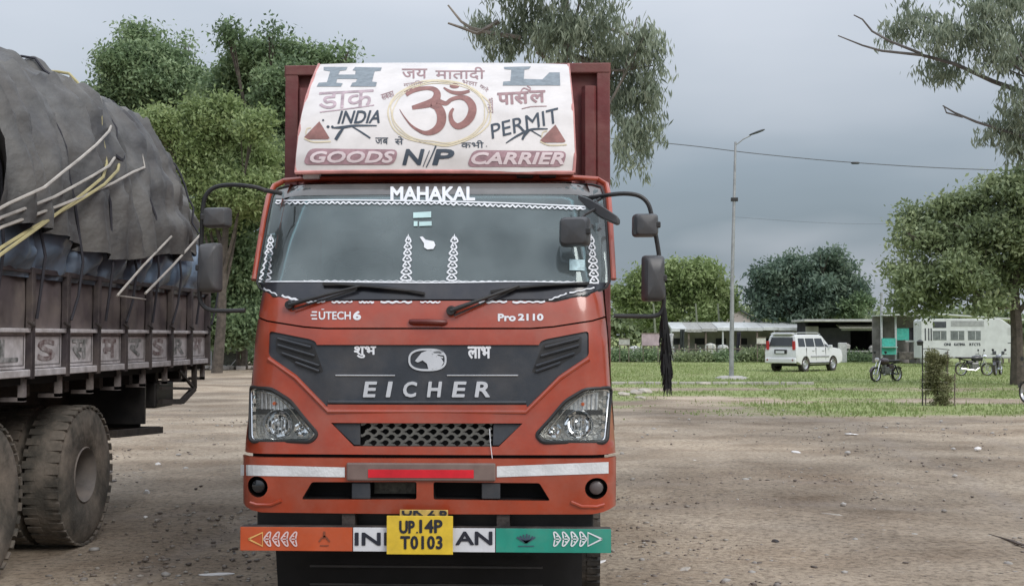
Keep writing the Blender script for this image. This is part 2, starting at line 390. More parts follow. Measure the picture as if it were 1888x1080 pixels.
# ================================================================== GROUND
def grassd(x, y):
    n = noise.fractal(Vector((x*.10, y*.16, 3)), 1, 2, 4)
    far = sm(41.5, 45.5, y)*(.85+.3*n)
    band = sm(25, 31, y+4*n)*(1-sm(40.5, 44, y+3*n))*max(0, min(1, .55+1.7*n+.3*sm(4, 12, x)))
    near = sm(17, 29, y)*(1-sm(29, 31, y))*max(0, min(.55, n*1.1))
    return max(0, min(1, max(far, band, near)))*sm(-5, -2.2, x)
def ground():
    rad = [0.4]
    while rad[-1] < 1800: rad.append(rad[-1]*(1.035 if rad[-1] < 90 else 1.12)+.02)
    angs = list(np.arange(-42, 42, .55))+list(np.arange(42, 318, 3))
    V = []; F_ = []; G = []; TK = []; na = len(angs)
    def track(x, y):
        w = .35*noise.noise(Vector((x*.25, y*.25, 11))); t = 0
        for f_, wd in ((lambda x, y: y-(11.2+.10*x-.012*x*x), .20), (lambda x, y: y-(12.9+.10*x-.012*x*x), .20), (lambda x, y: y-(17.5-.20*x), .26), (lambda x, y: y-(19.4-.20*x), .26), (lambda x, y: y-(24+.06*x), .35), (lambda x, y: y-(26.5+.06*x), .35), (lambda x, y: x-(3.2+.10*y), .17), (lambda x, y: x-(5.0+.10*y), .17), (lambda x, y: x-(-2.75+.01*y), .16)):
            t = max(t, math.exp(-((f_(x, y)+w)/wd)**2))
        return t
    for r in rad:
        for a in angs:
            x, y = r*math.sin(R(a)), r*math.cos(R(a))
            f = 1-sm(60, 120, r)
            z = gz(x, y) + f*(.018*noise.fractal(Vector((x*.9, y*.9, 0)), 1, 2, 3)+.02*noise.noise(Vector((x*.25, y*.25, 5))))
            z += -.02*math.exp(-((x-3.2-.06*y)/.16)**2)*f*sm(5, 7, y)-.02*math.exp(-((x-4.9-.06*y)/.16)**2)*f*sm(5, 7, y)
            tk = track(x, y) if 4 < r < 60 else 0; z -= .022*tk*sm(4, 7, r); TK.append(tk)
            V.append((x, y, z)); G.append(grassd(x, y) if r < 250 else .8*sm(-5, -2.2, x))
    for i in range(len(rad)-1):
        for j in range(na): F_.append((i*na+j, i*na+(j+1) % na, (i+1)*na+(j+1) % na, (i+1)*na+j))
    F_.append(tuple(range(na))[::-1])
    me = bpy.data.meshes.new('ground'); me.from_pydata(V, [], F_)
    at = me.attributes.new('grass', 'FLOAT', 'POINT'); at.data.foreach_set('value', G)
    at2 = me.attributes.new('track', 'FLOAT', 'POINT'); at2.data.foreach_set('value', TK)
    me.polygons.foreach_set('use_smooth', [True]*len(me.polygons))
    m = bpy.data.materials.new('dirt_ground'); m.use_nodes = True; t = m.node_tree; n = t.nodes; l = t.links
    b = n['Principled BSDF']; b.inputs['Roughness'].default_value = .95; b.inputs['Specular IOR Level'].default_value = .2
    tcn = n.new('ShaderNodeTexCoord')
    def noi(sc, det=6, ro=.6, warp=(1, 1, 1)):
        mpp = n.new('ShaderNodeMapping'); mpp.inputs['Scale'].default_value = warp; l.new(tcn.outputs['Object'], mpp.inputs[0])
        q = n.new('ShaderNodeTexNoise'); q.inputs['Scale'].default_value = sc; q.inputs['Detail'].default_value = det; q.inputs['Roughness'].default_value = ro
        l.new(mpp.outputs[0], q.inputs['Vector']); return q.outputs['Fac']
    def ramp(src, els):
        q = n.new('ShaderNodeValToRGB'); l.new(src, q.inputs[0]); e = q.color_ramp.elements
        e[0].position, e[0].color = els[0][0], (*els[0][1], 1); e[1].position, e[1].color = els[-1][0], (*els[-1][1], 1)
        for p, c in els[1:-1]: k = e.new(p); k.color = (*c, 1)
        return q.outputs[0]
    def mix(f, a, c, mode='MIX'):
        q = n.new('ShaderNodeMix'); q.data_type = 'RGBA'; q.blend_type = mode
        if isinstance(f, float): q.inputs[0].default_value = f
        else: l.new(f, q.inputs[0])
        l.new(a, q.inputs[6]); l.new(c, q.inputs[7]); return q.outputs[2]
    base = ramp(noi(.55, 8, .62), [(.3, (.26, .20, .145)), (.5, (.40, .335, .262)), (.7, (.52, .45, .365))])
    patch = ramp(noi(.16, 5, .6), [(.42, (.58, .56, .54)), (.60, (1.14, 1.10, 1.05))])
    c1 = mix(.8, base, patch, 'MULTIPLY')
    grit = ramp(noi(17, 6, .75), [(.36, (.42, .40, .38)), (.5, (1, 1, 1)), (.68, (1.3, 1.28, 1.25))])
    c2 = mix(.85, c1, grit, 'MULTIPLY')
    vor = n.new('ShaderNodeTexVoronoi'); vor.inputs['Scale'].default_value = 9; l.new(tcn.outputs['Object'], vor.inputs['Vector'])
    pm = ramp(vor.outputs['Distance'], [(.08, (1, 1, 1)), (.2, (0, 0, 0))])
    sel = ramp(noi(1.3, 3, .5), [(.5, (0, 0, 0)), (.62, (1, 1, 1))])
    pmm = n.new('ShaderNodeMath'); pmm.operation = 'MULTIPLY'; l.new(pm, pmm.inputs[0]); l.new(sel, pmm.inputs[1])
    pc = ramp(vor.outputs['Color'], [(.2, (.10, .085, .075)), (.8, (.44, .41, .38))])
    c3 = mix(pmm.outputs[0], c2, pc)
    gcol = ramp(noi(1.1, 7, .7), [(.3, (.25, .24, .13)), (.5, (.26, .31, .13)), (.7, (.33, .39, .18))])
    gcol2 = mix(.8, gcol, ramp(noi(.35, 5, .6, (1, 1.6, 1)), [(.35, (.8, .75, .7)), (.65, (1.15, 1.15, 1.1))]), 'MULTIPLY')
    tkn = n.new('ShaderNodeAttribute'); tkn.attribute_name = 'track'
    tm = n.new('ShaderNodeMath'); tm.operation = 'MULTIPLY'; l.new(tkn.outputs['Fac'], tm.inputs[0]); l.new(noi(1.7, 5, .7), tm.inputs[1])
    tmr = n.new('ShaderNodeMapRange'); l.new(tm.outputs[0], tmr.inputs['Value']); tmr.inputs['From Min'].default_value = .15; tmr.inputs['From Max'].default_value = .7; tmr.inputs['To Max'].default_value = .75
    tcol = ramp(noi(6, 6, .7, (1, 1, 1)), [(.35, (.22, .18, .15)), (.65, (.38, .33, .28))])
    c3 = mix(tmr.outputs[0], c3, tcol)
    at = n.new('ShaderNodeAttribute'); at.attribute_name = 'grass'
    ad = n.new('ShaderNodeMath'); ad.operation = 'ADD'; l.new(at.outputs['Fac'], ad.inputs[0]); l.new(noi(2.1, 6, .7), ad.inputs[1])
    mk = n.new('ShaderNodeMapRange'); l.new(ad.outputs[0], mk.inputs['Value']); mk.inputs['From Min'].default_value = .72; mk.inputs['From Max'].default_value = 1.15
    c4 = mix(mk.outputs[0], c3, gcol2)
    l.new(c4, b.inputs['Base Color'])
    bp = n.new('ShaderNodeBump'); bp.inputs['Strength'].default_value = .9; bp.inputs['Distance'].default_value = .05
    hh = n.new('ShaderNodeMath'); hh.operation = 'ADD'; l.new(noi(9, 8, .72), hh.inputs[0])
    h2 = n.new('ShaderNodeMath'); h2.operation = 'MULTIPLY'; l.new(pmm.outputs[0], h2.inputs[0]); h2.inputs[1].default_value = .35
    l.new(h2.outputs[0], hh.inputs[1]); l.new(hh.outputs[0], bp.inputs['Height']); l.new(bp.outputs[0], b.inputs['Normal'])
    me.materials.append(m); tag(link('ground', me), kind='structure')
ground()

def np_mesh(name, V, F4, mat, parent=None, tint=None):
    me = bpy.data.meshes.new(name); nv, nf, k = len(V), len(F4), F4.shape[1]
    me.vertices.add(nv); me.vertices.foreach_set('co', V.astype(np.float32).ravel())
    me.loops.add(nf*k); me.loops.foreach_set('vertex_index', F4.astype(np.int32).ravel())
    me.polygons.add(nf); me.polygons.foreach_set('loop_start', np.arange(0, nf*k, k, dtype=np.int32))
    me.update(calc_edges=True); me.materials.append(mat)
    if tint is not None:
        a = me.attributes.new('tint', 'FLOAT', 'FACE'); a.data.foreach_set('value', tint.astype(np.float32))
    return link(name, me, parent)
def unit(a): return a/np.maximum(1e-9, np.linalg.norm(a, axis=1, keepdims=True))

def grass():
    pts = []
    while len(pts) < 60000:
        y = 17+68*random.random()**.9; x = -4+ (y*.46+4)*random.random()
        g = grassd(x, y)
        if random.random() < g*.95: pts.append((x, y, g))
    P = np.array(pts); n = len(P)
    h = (.03+.07*rng.random(n)*P[:, 2])*(1+(rng.random(n) < .03)*1.6)
    a = rng.random(n)*2*PI; w = .012+.02*rng.random(n)
    z = np.array([gz(0, y) for y in P[:, 1]])-.02
    b = np.stack([P[:, 0], P[:, 1], z], 1); d = np.stack([np.cos(a), np.sin(a), 0*a], 1)*w[:, None]
    tip = b+np.stack([(rng.random(n)-.5)*.07, (rng.random(n)-.5)*.07, h+.02], 1)
    V = np.concatenate([b-d, b+d, tip]); F_ = np.stack([np.arange(n), np.arange(n)+n, np.arange(n)+2*n], 1)
    m = leafmat('grass_blades', (.22, .24, .10), (.22, .30, .10), (.37, .42, .19))
    tag(np_mesh('grass', V, F_, m, tint=rng.random(n)), 'short patchy green grass beyond the bare dirt lot', 'grass', kind='stuff')
grass()

def stones():
    ico = bmesh.new(); bmesh.ops.create_icosphere(ico, subdivisions=1, radius=1)
    bv = np.array([v.co[:] for v in ico.verts]); bf = np.array([[v.index for v in f.verts] for f in ico.faces]); ico.free()
    def scatter(name, n, rmin, rmax, mat, label, ymin, ymax, clump):
        VV = []; FF = []; T = []; k = 0
        while k < n:
            y = ymin+(ymax-ymin)*random.random()**1.4; x = (random.random()*1.05-.55)*y
            if noise.noise(Vector((x*.6, y*.35, 9))) < clump and random.random() < .85: continue
            if -1.9 < x < .35 and 5.9 < y < 13: continue
            if -3.9 < x < -2.0 or x > -3: pass
            r = rmin+(rmax-rmin)*random.random()**3
            v = bv*(1+.35*(rng.random((12 if len(bv) == 12 else len(bv), 1))-.5))*np.array([r*random.uniform(.8, 1.5), r*random.uniform(.8, 1.4), r*random.uniform(.4, .75)])
            a = random.random()*6.28; c, s = math.cos(a), math.sin(a)
            v = np.stack([v[:, 0]*c-v[:, 1]*s+x, v[:, 0]*s+v[:, 1]*c+y, v[:, 2]+gz(x, y)+.004+r*.12], 1)
            VV.append(v); FF.append(bf+k*len(bv)); T.append(np.full(len(bf), random.random())); k += 1
        tag(np_mesh(name, np.concatenate(VV), np.concatenate(FF), mat, tint=np.concatenate(T)), label, 'stones', kind='stuff')
    m = leafmat('gravel_stone', (.17, .14, .12), (.32, .27, .23), (.50, .46, .41))
    scatter('gravel', 5200, .005, .022, m, 'loose gravel and small clods scattered over the bare dirt', 5.2, 24, .15)
    scatter('pebbles', 420, .012, .042, leafmat('pale_stone', (.30, .27, .24), (.48, .45, .42), (.62, .6, .57)), 'pale pebbles scattered over the dirt lot', 5.4, 30, -.2)
stones()

# ================================================================== RED TRUCK
DF = 6.47; XC = (785-1030)/340.0
truck = thing('cargo_truck', 'red box-body truck facing the camera with painted white deflector above its windscreen', 'truck', (XC, DF, 0))
HW = [(.40, 1.03), (.97, 1.035), (1.2, 1.018), (1.585, .995), (1.9, .968), (2.2, .935), (2.45, .905), (2.54, .87)]
PD = [(.40, .05), (.635, .015), (.80, .0), (.96, .0), (1.2, .03), (1.585, .06), (1.78, .10), (1.88, .14), (2.2, .29), (2.42, .41), (2.48, .46), (2.54, .58)]
RC = .17
def F(x, z):
    hw = lerp(HW, z); t = max(0, (abs(x)-(hw-RC))/RC); t = min(t, .985)
    return soft(PD, z)+RC*(1-math.sqrt(1-t*t))*.9+.035*(x/hw)**2
def hit(px, py, fn=F, lift=0):
    Y = DF
    for _ in range(12):
        p = atY(px, py, Y); Y = DF+fn(p.x-XC, p.z)-lift
    p = atY(px, py, Y); return (p.x-XC, p.z)
def S(pts, fn=F): return [hit(a, b, fn) for a, b in pts]
def mir(pts): return [(-x, z) for x, z in pts][::-1]
def fF(off=0, fn=F): return lambda u, v, t: (u, fn(u, v)-off+t, v)
def dF(fn=F, off=0):        # decals drawn in photo pixels onto the front of the cab
    def s(u, v, lift):
        x, z = hit(u, v, fn); return (x, fn(x, z)-off-lift, z)
    return s
def hwl(z): return lerp(HW, z)-.0012

# --- outlines
def leftpts(L): return S(L)
wsL = [(785, 556), (560, 555), (505, 546), (479, 531), (474, 520), (482, 470), (495, 400), (503, 362), (512, 348), (530, 343), (785, 342)]
ws = S(wsL); ws = ws[1:-1]; WS = ws+mir(ws)                # windscreen opening
def edge(z0, z1, n=14): return [(-hwl(z0+(z1-z0)*i/n), z0+(z1-z0)*i/n) for i in range(n+1)]
zt = 2.515; zsh = hit(785, 604)[1]; zshE = hit(470, 585)[1]
lo_c = hit(785, 838)[1]
# surround: everything from the hood seam up to the roof, opening for the glass
seamL = [(x, z) for x, z in S([(452, 583), (492, 590), (560, 601), (600, 604)])]
seamL[0] = (-hwl(seamL[0][1]), seamL[0][1])
up = seamL[::-1]+edge(seamL[0][1]+.01, 2.44, 20)+[(-.87, 2.48), (-.82, 2.515)]
UP = up+mir(up)
mb = MB(); sheet(mb, UP, [WS], fF(0), .035, .03)
mb.build('front_panel', RED, truck, True, ang=50)
# lower front: headlight, dark grille and lower intake openings
hlL = rnd(S([(462, 712), (500, 716), (535, 738), (560, 770), (586, 800), (574, 814), (461, 813)]), .03)
HL = [hlL, mir(hlL)[:]]
grL = S([(785, 630), (583, 630), (572, 625), (497, 610), (495, 655), (545, 690), (605, 752), (785, 752)])[1:-1]
GR = rnd(grL, .02)+mir(rnd(grL, .02))
loL = rnd(S([(610, 779), (652, 822)]), .0) if False else S([(610, 779), (652, 822)])
LO = loL+mir(loL)
zlo = lo_c
lw = [(x, z-.009) for x, z in seamL[::-1]]+[(-hwl(seamL[0][1]-.02), seamL[0][1]-.02)]+edge(seamL[0][1]-.03, zlo, 16)
LW = lw+mir(lw)
mb = MB(); sheet(mb, LW, [HL[0], HL[1], GR, LO], fF(0), .035, .03)
mb.build('bonnet_panel', RED, truck, True, ang=50)
# rolled edges round openings: a raised lip under the dark grille
def lip(name, pts, r, mat, par, closed=False, off=.004, fn=F, n=6):
    m = MB(); m.tube([(x, fn(x, z)-off, z) for x, z in dens(pts, .04)][: None if closed else None], r, n, closed); return m.build(name, mat, par, True)
m = MB(); gl = [(x, F(x, z)-.002, z) for x, z in dens(grL[-4:]+mir(grL[-4:]), .04)]
k = len(dens(grL[-4:]+mir(grL[-4:]), .04)); m.tube(gl[:-int(k*.28)] if False else [(x, F(x, z)-.001, z-.018) for x, z in grL[-3:]+mir(grL[-3:])], .014, 8)
m.build('bonnet_trim', RED, truck, True)

# --- dark upper grille
mb = MB(); sheet(mb, GR, [], fF(-.012), .03, .02); gr = mb.build('upper_grille', PLAST, truck, True, ang=40)
for s in (-1, 1):
    w = rnd(S([(508, 620), (577, 634), (596, 685), (585, 688), (545, 672), (508, 648)]), .012)
    if s > 0: w = mir(w)
    mb = MB(); sheet(mb, w, [], fF(-.010), .05, .004); vp = mb.build('vent_panel', BLACK, gr, True)
    for a, b in (((512, 624), (573, 640)), ((512, 636), (580, 656)), ((520, 651), (588, 674)), ((545, 668), (588, 684))):
        p, q = hit(*a), hit(*b); mb = MB()
        mb.tube([(s*-x, F(x, z)-.001, z) for x, z in [(p[0]+(q[0]-p[0])*i/5, p[1]+(q[1]-p[1])*i/5) for i in range(6)]], .0075, 6)
        mb.build('vent_slat', PLAST, gr, True)
mb = MB()
for a, b in ((618, 728), (824, 955)):
    p, q = hit(a, 692), hit(b, 692)
    mb.tube([(p[0]+(q[0]-p[0])*i/6, F(p[0]+(q[0]-p[0])*i/6, p[1])+.009, p[1]) for i in range(7)], .004, 6)
mb.build('grille_moulding', SILVER, gr, True)
mb = MB(); fl = S([(605, 741), (785, 741)])
mb.tube([(x, F(x, fl[0][1])+.010, fl[0][1]) for x in np.linspace(fl[0][0], -fl[0][0], 12)], .012, 8); mb.build('grille_ledge', PLAST, gr, True)
BADGE = M('badge_silver', (.66, .67, .70), .22, .35, var=.05, coat=.6)
for ch, x0, x1 in (('E', 669, 695), ('I', 711, 724), ('C', 743, 769), ('H', 787, 815), ('E', 833, 860), ('R', 875, 903)):
    V, f = text2d(ch, (x0, 703, x1, 732), bold=.03, shear=.12); o = decal('badge_letter', BADGE, gr, [(V, f)], dF(off=-.012), 10, .010)
def ringshape(cx, cy, rx, ry, w, n=40, sq=2.6):
    P = []
    for i in range(n):
        a = 2*PI*i/n; c, s_ = math.cos(a), math.sin(a)
        P.append((cx+rx*math.copysign(abs(c)**(2/sq), c), cy+ry*math.copysign(abs(s_)**(2/sq), s_)))
    return stroke2d(P, w, 2, True)
emb = decal('emblem', BADGE, gr, [ringshape(788, 663, 33.5, 19, 3.6), poly2d([(765, 665), (777, 650), (790, 645), (800, 650), (812, 658), (818, 668), (812, 678), (800, 682), (790, 681), (787, 670), (779, 664), (770, 668)])] +
            [stroke2d([(790, 648+i*5), (806, 647+i*5), (818-abs(i-1)*1, 649+i*5)], 2.6) for i in range(3)], dF(off=-.012), 8, .009)
decal('painted_word', WHITE, gr, [text2d('शुभ', (652, 638, 693, 660), bold=.03)], dF(off=-.012), 12)
decal('painted_word', WHITE, gr, [text2d('लाभ', (862, 638, 905, 661), bold=.03)], dF(off=-.012), 12)

# --- lower intake with hexagonal mesh
lo = rnd(LO, .004)
def recess(outline, depth, mat, name, par, off=0, fn=F):
    m = MB(); n = len(outline); d = dens(outline, .05); n = len(d)
    fr = [(x, fn(x, z)-off+.006, z) for x, z in d]; bk = [(x, lerp(PD, z)+depth+.03*(x*x), z) for x, z in d]
    bk = [(b[0], max(b[1], f[1]+.01), b[2]) for b, f in zip(bk, fr)]
    m.add(fr+bk, [(i, (i+1) % n, n+(i+1) % n, n+i) for i in range(n)])
    V, T = tri2d(outline, [], .08); m.add([(x, max(lerp(PD, z)+depth+.03*x*x, fn(x, z)-off+.016), z) for x, z in V], T)
    return m.build(name, mat, par)
intk = recess(LO, .10, FLAT, 'lower_intake', truck)
mb = MB(); sheet(mb, S([(612, 781), (663, 781), (663, 820), (652, 820)]), [], fF(-.020), .05, .01); mb.build('intake_blank', PLAST, intk)
mb = MB(); sheet(mb, [(-x, z) for x, z in S([(612, 781), (663, 781), (663, 820), (652, 820)])], [], fF(-.020), .05, .01); mb.build('intake_blank', PLAST, intk)
mb = MB(); x0, z0 = hit(663, 822); x1, z1 = hit(907, 781); cw = (x1-x0)/11; rh = (z1-z0)/4
for r in range(5):
    for c in range(11):
        zc = z0+rh*(r); xa = x0+cw*(c+(.5 if r % 2 else 0)); up_ = rh*.22
        P = [(xa, zc-up_*0), (xa+cw*.25, zc+up_), (xa+cw*.5, zc+up_*1.0), (xa+cw*.75, zc-up_), (xa+cw, zc-up_)]
        P = [(xa, zc-up_), (xa+cw*.2, zc-up_), (xa+cw*.45, zc+up_), (xa+cw*.75, zc+up_), (xa+cw, zc-up_)]
        for a, b in zip(P, P[1:]):
            if b[0] < x1+.01: mb.bar((a[0], F(a[0], a[1])+.030, a[1]), (b[0], F(b[0], b[1])+.030, b[1]), .014, .0055)
        if r < 4 and xa+cw*.6 < x1: mb.bar((xa+cw*.45, F(xa, zc)+.030, zc+up_), (xa+cw*.5, F(xa, zc)+.030, zc+rh-up_), .014, .0055)
tag(mb.build('grille_mesh', SILVER if False else M('mesh_grey', (.16, .16, .15), .4, .5), intk), kind='stuff')
mb = MB(); p = hit(903, 790); q = hit(908, 846); mb.tube([(p[0], F(*p)-.01, p[1]), (p[0]+.004, F(p[0], p[1]-.08)-.012, p[1]-.07), (q[0], F(*q)-.012, q[1])], .0022, 5)
mb.build('loose_cord', WHITE, truck)

# --- headlights
def facet(c, r, d, par, na, nr, seed):
    g = random.Random(seed); m = MB()
    for i in range(nr):
        for j in range(na):
            r0, r1 = r*i/nr, r*(i+1)/nr; a0, a1 = 2*PI*j/na+i*.35, 2*PI*(j+1)/na+i*.35
            P = [(q*math.cos(a), q*math.sin(a)) for q, a in ((r0, a0), (r1, a0), (r1, a1), (r0, a1))]
            tx, ty = g.uniform(-.5, .5), g.uniform(-.5, .5); mx_, mz_ = sum(p[0] for p in P)/4, sum(p[1] for p in P)/4
            dep = d*(1-((r0+r1)/2/r)**2)
            m.add([(c[0]+p[0], c[1]+dep+(p[0]-mx_)*tx+(p[1]-mz_)*ty, c[2]+p[1]) for p in P], [(0, 1, 2, 3)])
    o = m.build('reflector', CHROME, par); o['kind'] = 'stuff'; return o
def headlight(s):
    o = hlL if s < 0 else mir(hlL); sx = lambda x: x if s < 0 else -x
    h = recess(o, .16, M('lamp_bucket', (.72, .70, .66), .25, .7, var=.35, scale=45, bump=.5, bscale=60), 'headlight', truck)
    m = MB(); m.tube([(x, F(x, z)-.002, z) for x, z in o], .0105, 6, True); m.build('lamp_seal', BLACK, h, True)
    ins = [(x+(-.71*1 if False else 0), z) for x, z in o]
    cx = sum(p[0] for p in o)/len(o); cz = sum(p[1] for p in o)/len(o)
    o2 = [(cx+(x-cx)*.93, cz+(z-cz)*.93) for x, z in o]
    m = MB(); m.tube([(x, F(x, z)+.006, z) for x, z in o2], .006, 6, True); m.build('chrome_rim', CHROME, h, True)
    c = hit(510, 782); c = (sx(c[0]), c[1]); y0 = F(*c)+.035
    m = MB(); m.lathe([(.01, .084), (-.008, .081), (0, .075)], (c[0], y0, c[1]), 'Y', 28, cap=False); m.build('reflector_ring', CHROME, h, True)
    facet((c[0], y0, c[1]), .075, .06, h, 9, 6, 3+s)
    m = MB(); m.lathe([(.05, .0), (.045, .016), (.012, .016), (.0, .010), (-.002, .0)], (c[0], y0, c[1]), 'Y', 14); m.build('bulb', SILVER, h, True)
    m = MB()
    for k in range(-3, 4):
        hgt = math.sqrt(max(0, .068**2-(k*.019)**2)); m.box((c[0]+k*.019, y0+.006, c[1]-hgt*.15), (.004, .004, hgt*1.5))
    m.build('reflector_rib', SILVER, h)
    c = hit(553, 792); c = (sx(c[0]), c[1]); y0 = F(*c)+.03
    facet((c[0], y0, c[1]), .042, .035, h, 8, 4, 9+s)
    # turn indicator segment with vertical ribs, divider shelf
    seg = S([(477, 722), (500, 725), (526, 742), (541, 756), (477, 756)])
    if s > 0: seg = mir(seg)
    m = MB(); sheet(m, seg, [], fF(-.045), .04, .01); ind = m.build('indicator_reflector', M('indicator_chrome', (.62, .60, .58), .3, .8, var=.35, scale=60), h)
    m = MB()
    for k in range(8):
        a, b = hit(480+k*7.6, 724+max(0, k-2)*4.2), hit(480+k*7.6, 755); m.bar((sx(a[0]), F(*a)+.038, a[1]), (sx(b[0]), F(*b)+.038, b[1]), .004)
    m.build('indicator_rib', SILVER, h)
    b = hit(503, 744); m = MB(); m.lathe([(-.012, .0), (-.01, .009), (.01, .011), (.02, .011)], (sx(b[0]), F(*b)+.035, b[1]), 'Y', 12); m.build('indicator_bulb', M('amber', (.55, .10, .02), .25), h, True)
    a, b = hit(470, 759), hit(546, 759); m = MB(); m.bar((sx(a[0]), F(*a)+.03, a[1]), (sx(b[0]), F(*b)+.03, b[1]), .03, .012); m.build('divider', BLACK, h)
    m = MB(); arc = catmull([(482, 722, 0), (505, 729, 0), (530, 749, 0), (552, 776, 0), (570, 798, 0)], 4)
    m.tube([(sx(hit(p.x, p.y)[0]), F(*hit(p.x, p.y))+.010, hit(p.x, p.y)[1]) for p in arc], .004, 6); m.build('chrome_strip', CHROME, h, True)
    m = MB()
    for k in range(6):
        a = hit(468, 724+k*15); m.box((sx(a[0]), F(*a)+.022, a[1]), (.016, .012, .026))
    m.build('side_reflector', CHROME, h)
    m = MB(); sheet(m, o, [], fF(.001), .05, .003); m.build('lens', CLEAR, h, True)
headlight(-1); headlight(1)

# --- windscreen
ws2 = rnd(S([(785, 554), (562, 553), (507, 544), (481, 530), (476.5, 519), (484, 470), (497, 400), (505, 363), (514, 350), (531, 345), (785, 344)])[1:-1], .01)
WS2 = ws2+mir(ws2)
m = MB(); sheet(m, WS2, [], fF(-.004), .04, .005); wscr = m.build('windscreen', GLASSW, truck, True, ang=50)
def q(a): return S(a)
def sheetpx(name, pts, mat, par, off, both=False, th=.002, res=.05):
    P = S(pts); m = MB(); sheet(m, P, [], fF(off), res, th); return m.build(name, mat, par, True)
frit = S([(785, 523), (478, 522), (482, 530), (507, 543), (562, 552), (785, 553)])[1:-1]
m = MB(); sheet(m, frit+mir(frit), [], fF(-.0015), .05, .002); m.build('lower_black_band', M('black_band', (.012, .014, .022), .28, var=.2, dust=.12, coat=.4), wscr, True)
top = S([(785, 366), (507, 366), (513, 351), (531, 346), (785, 345)])[1:-1]
m = MB(); sheet(m, top+mir(top), [], fF(-.0015), .05, .002); m.build('top_tint_band', M('tint_band', (.13, .125, .12), .35, var=.25, coat=.5, scale=3), wscr, True)
m = MB(); m.tube([(x, F(x, z)-.001, z) for x, z in [((hit(785, 342)[0]) , 0)][:0]+ws+mir(ws)], .007, 6, True); m.build('windscreen_seal', BLACK, wscr, True)
# white lace trim, words and stickers
def lace(p0, p1, amp, w, n, seed):
    r = random.Random(seed); out = []; dx, dy = p1[0]-p0[0], p1[1]-p0[1]; L = math.hypot(dx, dy); nx, ny = -dy/L, dx/L; P = []
    for i in range(n+1):
        t = i/n; a = amp*(1 if i % 2 else -1)*r.uniform(.4, 1); P.append((p0[0]+dx*t+nx*a, p0[1]+dy*t+ny*a, w*r.uniform(.7, 1.5)))
    return stroke2d(P, w, 3)
sh = [stroke2d([(509, 370, 2.6), (640, 369, 2.2), (800, 371, 2.8), (950, 375, 2.2), (1080, 381, 2.6)], 2.4, 8),
      lace((508, 374), (800, 375), 2.2, 2.2, 56, 1), lace((800, 375), (1080, 385), 2.2, 2.4, 54, 2),
      stroke2d([(477, 519, 2), (600, 519, 2), (790, 521, 2.2), (960, 519, 2), (1104, 522, 2)], 2, 8), lace((560, 517.5), (1060, 519), 1.1, 1.0, 70, 3)]
decal('lace_trim', WHITE, wscr, sh, dF(), 16)
sh = []
for a, b in (((565, 557), (600, 556)), ((612, 557), (650, 556)), ((662, 557), (690, 557)), ((702, 557), (760, 557)), ((775, 557), (812, 557)), ((880, 557), (935, 556)), ((945, 557), (1005, 556))): sh.append(lace(a, b, 1.3, 2.6, 8, a[0]))
sh += [lace((486, 531), (512, 544), 1.2, 2, 5, 5), lace((520, 545), (556, 555), 1.4, 3, 6, 6), lace((1012, 553), (1045, 541), 1.2, 2.4, 6, 7), lace((1050, 540), (1096, 530), 1.0, 2, 6, 8)]
decal('lace_trim', WHITE, wscr, sh, dF(off=.004), 16)
def totem(x, y0, y1, w, lean=0, n=7, seed=0):
    r = random.Random(seed); sh = []
    for i in range(n):
        t = (i+.5)/n; y = y0+(y1-y0)*t; cx = x+lean*(1-t); ww = w*(.55+.45*t)*r.uniform(.8, 1.15); hh = (y1-y0)/n*.62
        sh.append(stroke2d([(cx-ww*.5, y+hh*.4), (cx, y-hh*.8), (cx+ww*.5, y+hh*.4), (cx, y+hh*.8)], 2.6, 4, True))
        sh.append(ell2d(cx+r.uniform(-1, 1), y, ww*.16, hh*.25, 8))
    sh.append(poly2d([(x+lean-2.5, y0+4), (x+lean, y0-5), (x+lean+2.5, y0+4)])); return sh
for x, y0, y1, w, ln, sd in ((748, 436, 517, 20, 5, 1), (832, 436, 517, 20, 6, 2), (488, 436, 516, 20, 12, 3), (1096, 436, 522, 19, -6, 4)):
    decal('lace_sticker', WHITE, wscr, totem(x, y0, y1, w, ln, 7, sd), dF(), 14)
decal('painted_name', WHITE, wscr, [text2d('MAHAKAL', (720, 344, 876, 370), bold=.035)], dF(), 12)
decal('sticker', M('sticker_cyan', (.48, .66, .66), .5), wscr, [poly2d([(762, 392), (795, 390), (795, 401), (762, 402)]), poly2d([(763, 408), (770, 408), (770, 417), (763, 417)]), poly2d([(773, 409), (796, 408), (796, 416), (773, 417)])], dF(), 14)
decal('hand_sticker', WHITE, wscr, [poly2d([(774, 437), (779, 436), (785, 442), (800, 445), (803, 452), (799, 459), (788, 460), (782, 456), (782, 449)])], dF(), 14)
decal('permit_sticker', M('sticker_pale', (.42, .58, .62), .5, var=.3, scale=30), wscr, [poly2d([(1050, 478), (1078, 479), (1078, 499), (1050, 498)])], dF(), 14)
# --- cab lettering on paint
decal('model_lettering', WHITE, truck, [stroke2d([(575, 575), (585, 575)], 2.6), stroke2d([(573, 581), (584, 581)], 2.6), stroke2d([(575, 587.5), (585, 587.5)], 2.6), stroke2d([(593, 570), (598, 570)], 1.6), text2d('UTECH', (588, 574, 647, 589), bold=.02), text2d('6', (651, 573, 666, 590), bold=.05)], dF(), 12)
decal('model_lettering', WHITE, truck, [text2d('Pro', (918, 578, 951, 592), bold=.045), text2d('2110', (955, 578, 1002, 591), bold=.05)], dF(), 12)
m = MB(); a, b = hit(757, 593), hit(822, 594)
m.tube([(a[0], F(*a)-.004, a[1]), (a[0]+.02, F(*a)-.022, a[1]), (0, F(0, a[1])-.026, a[1]), (b[0]-.02, F(*b)-.022, b[1]), (b[0], F(*b)-.004, b[1])], .015, 8)
m.build('bonnet_handle', M('handle_red', (.12, .016, .012), .4, dust=.2), truck, True)
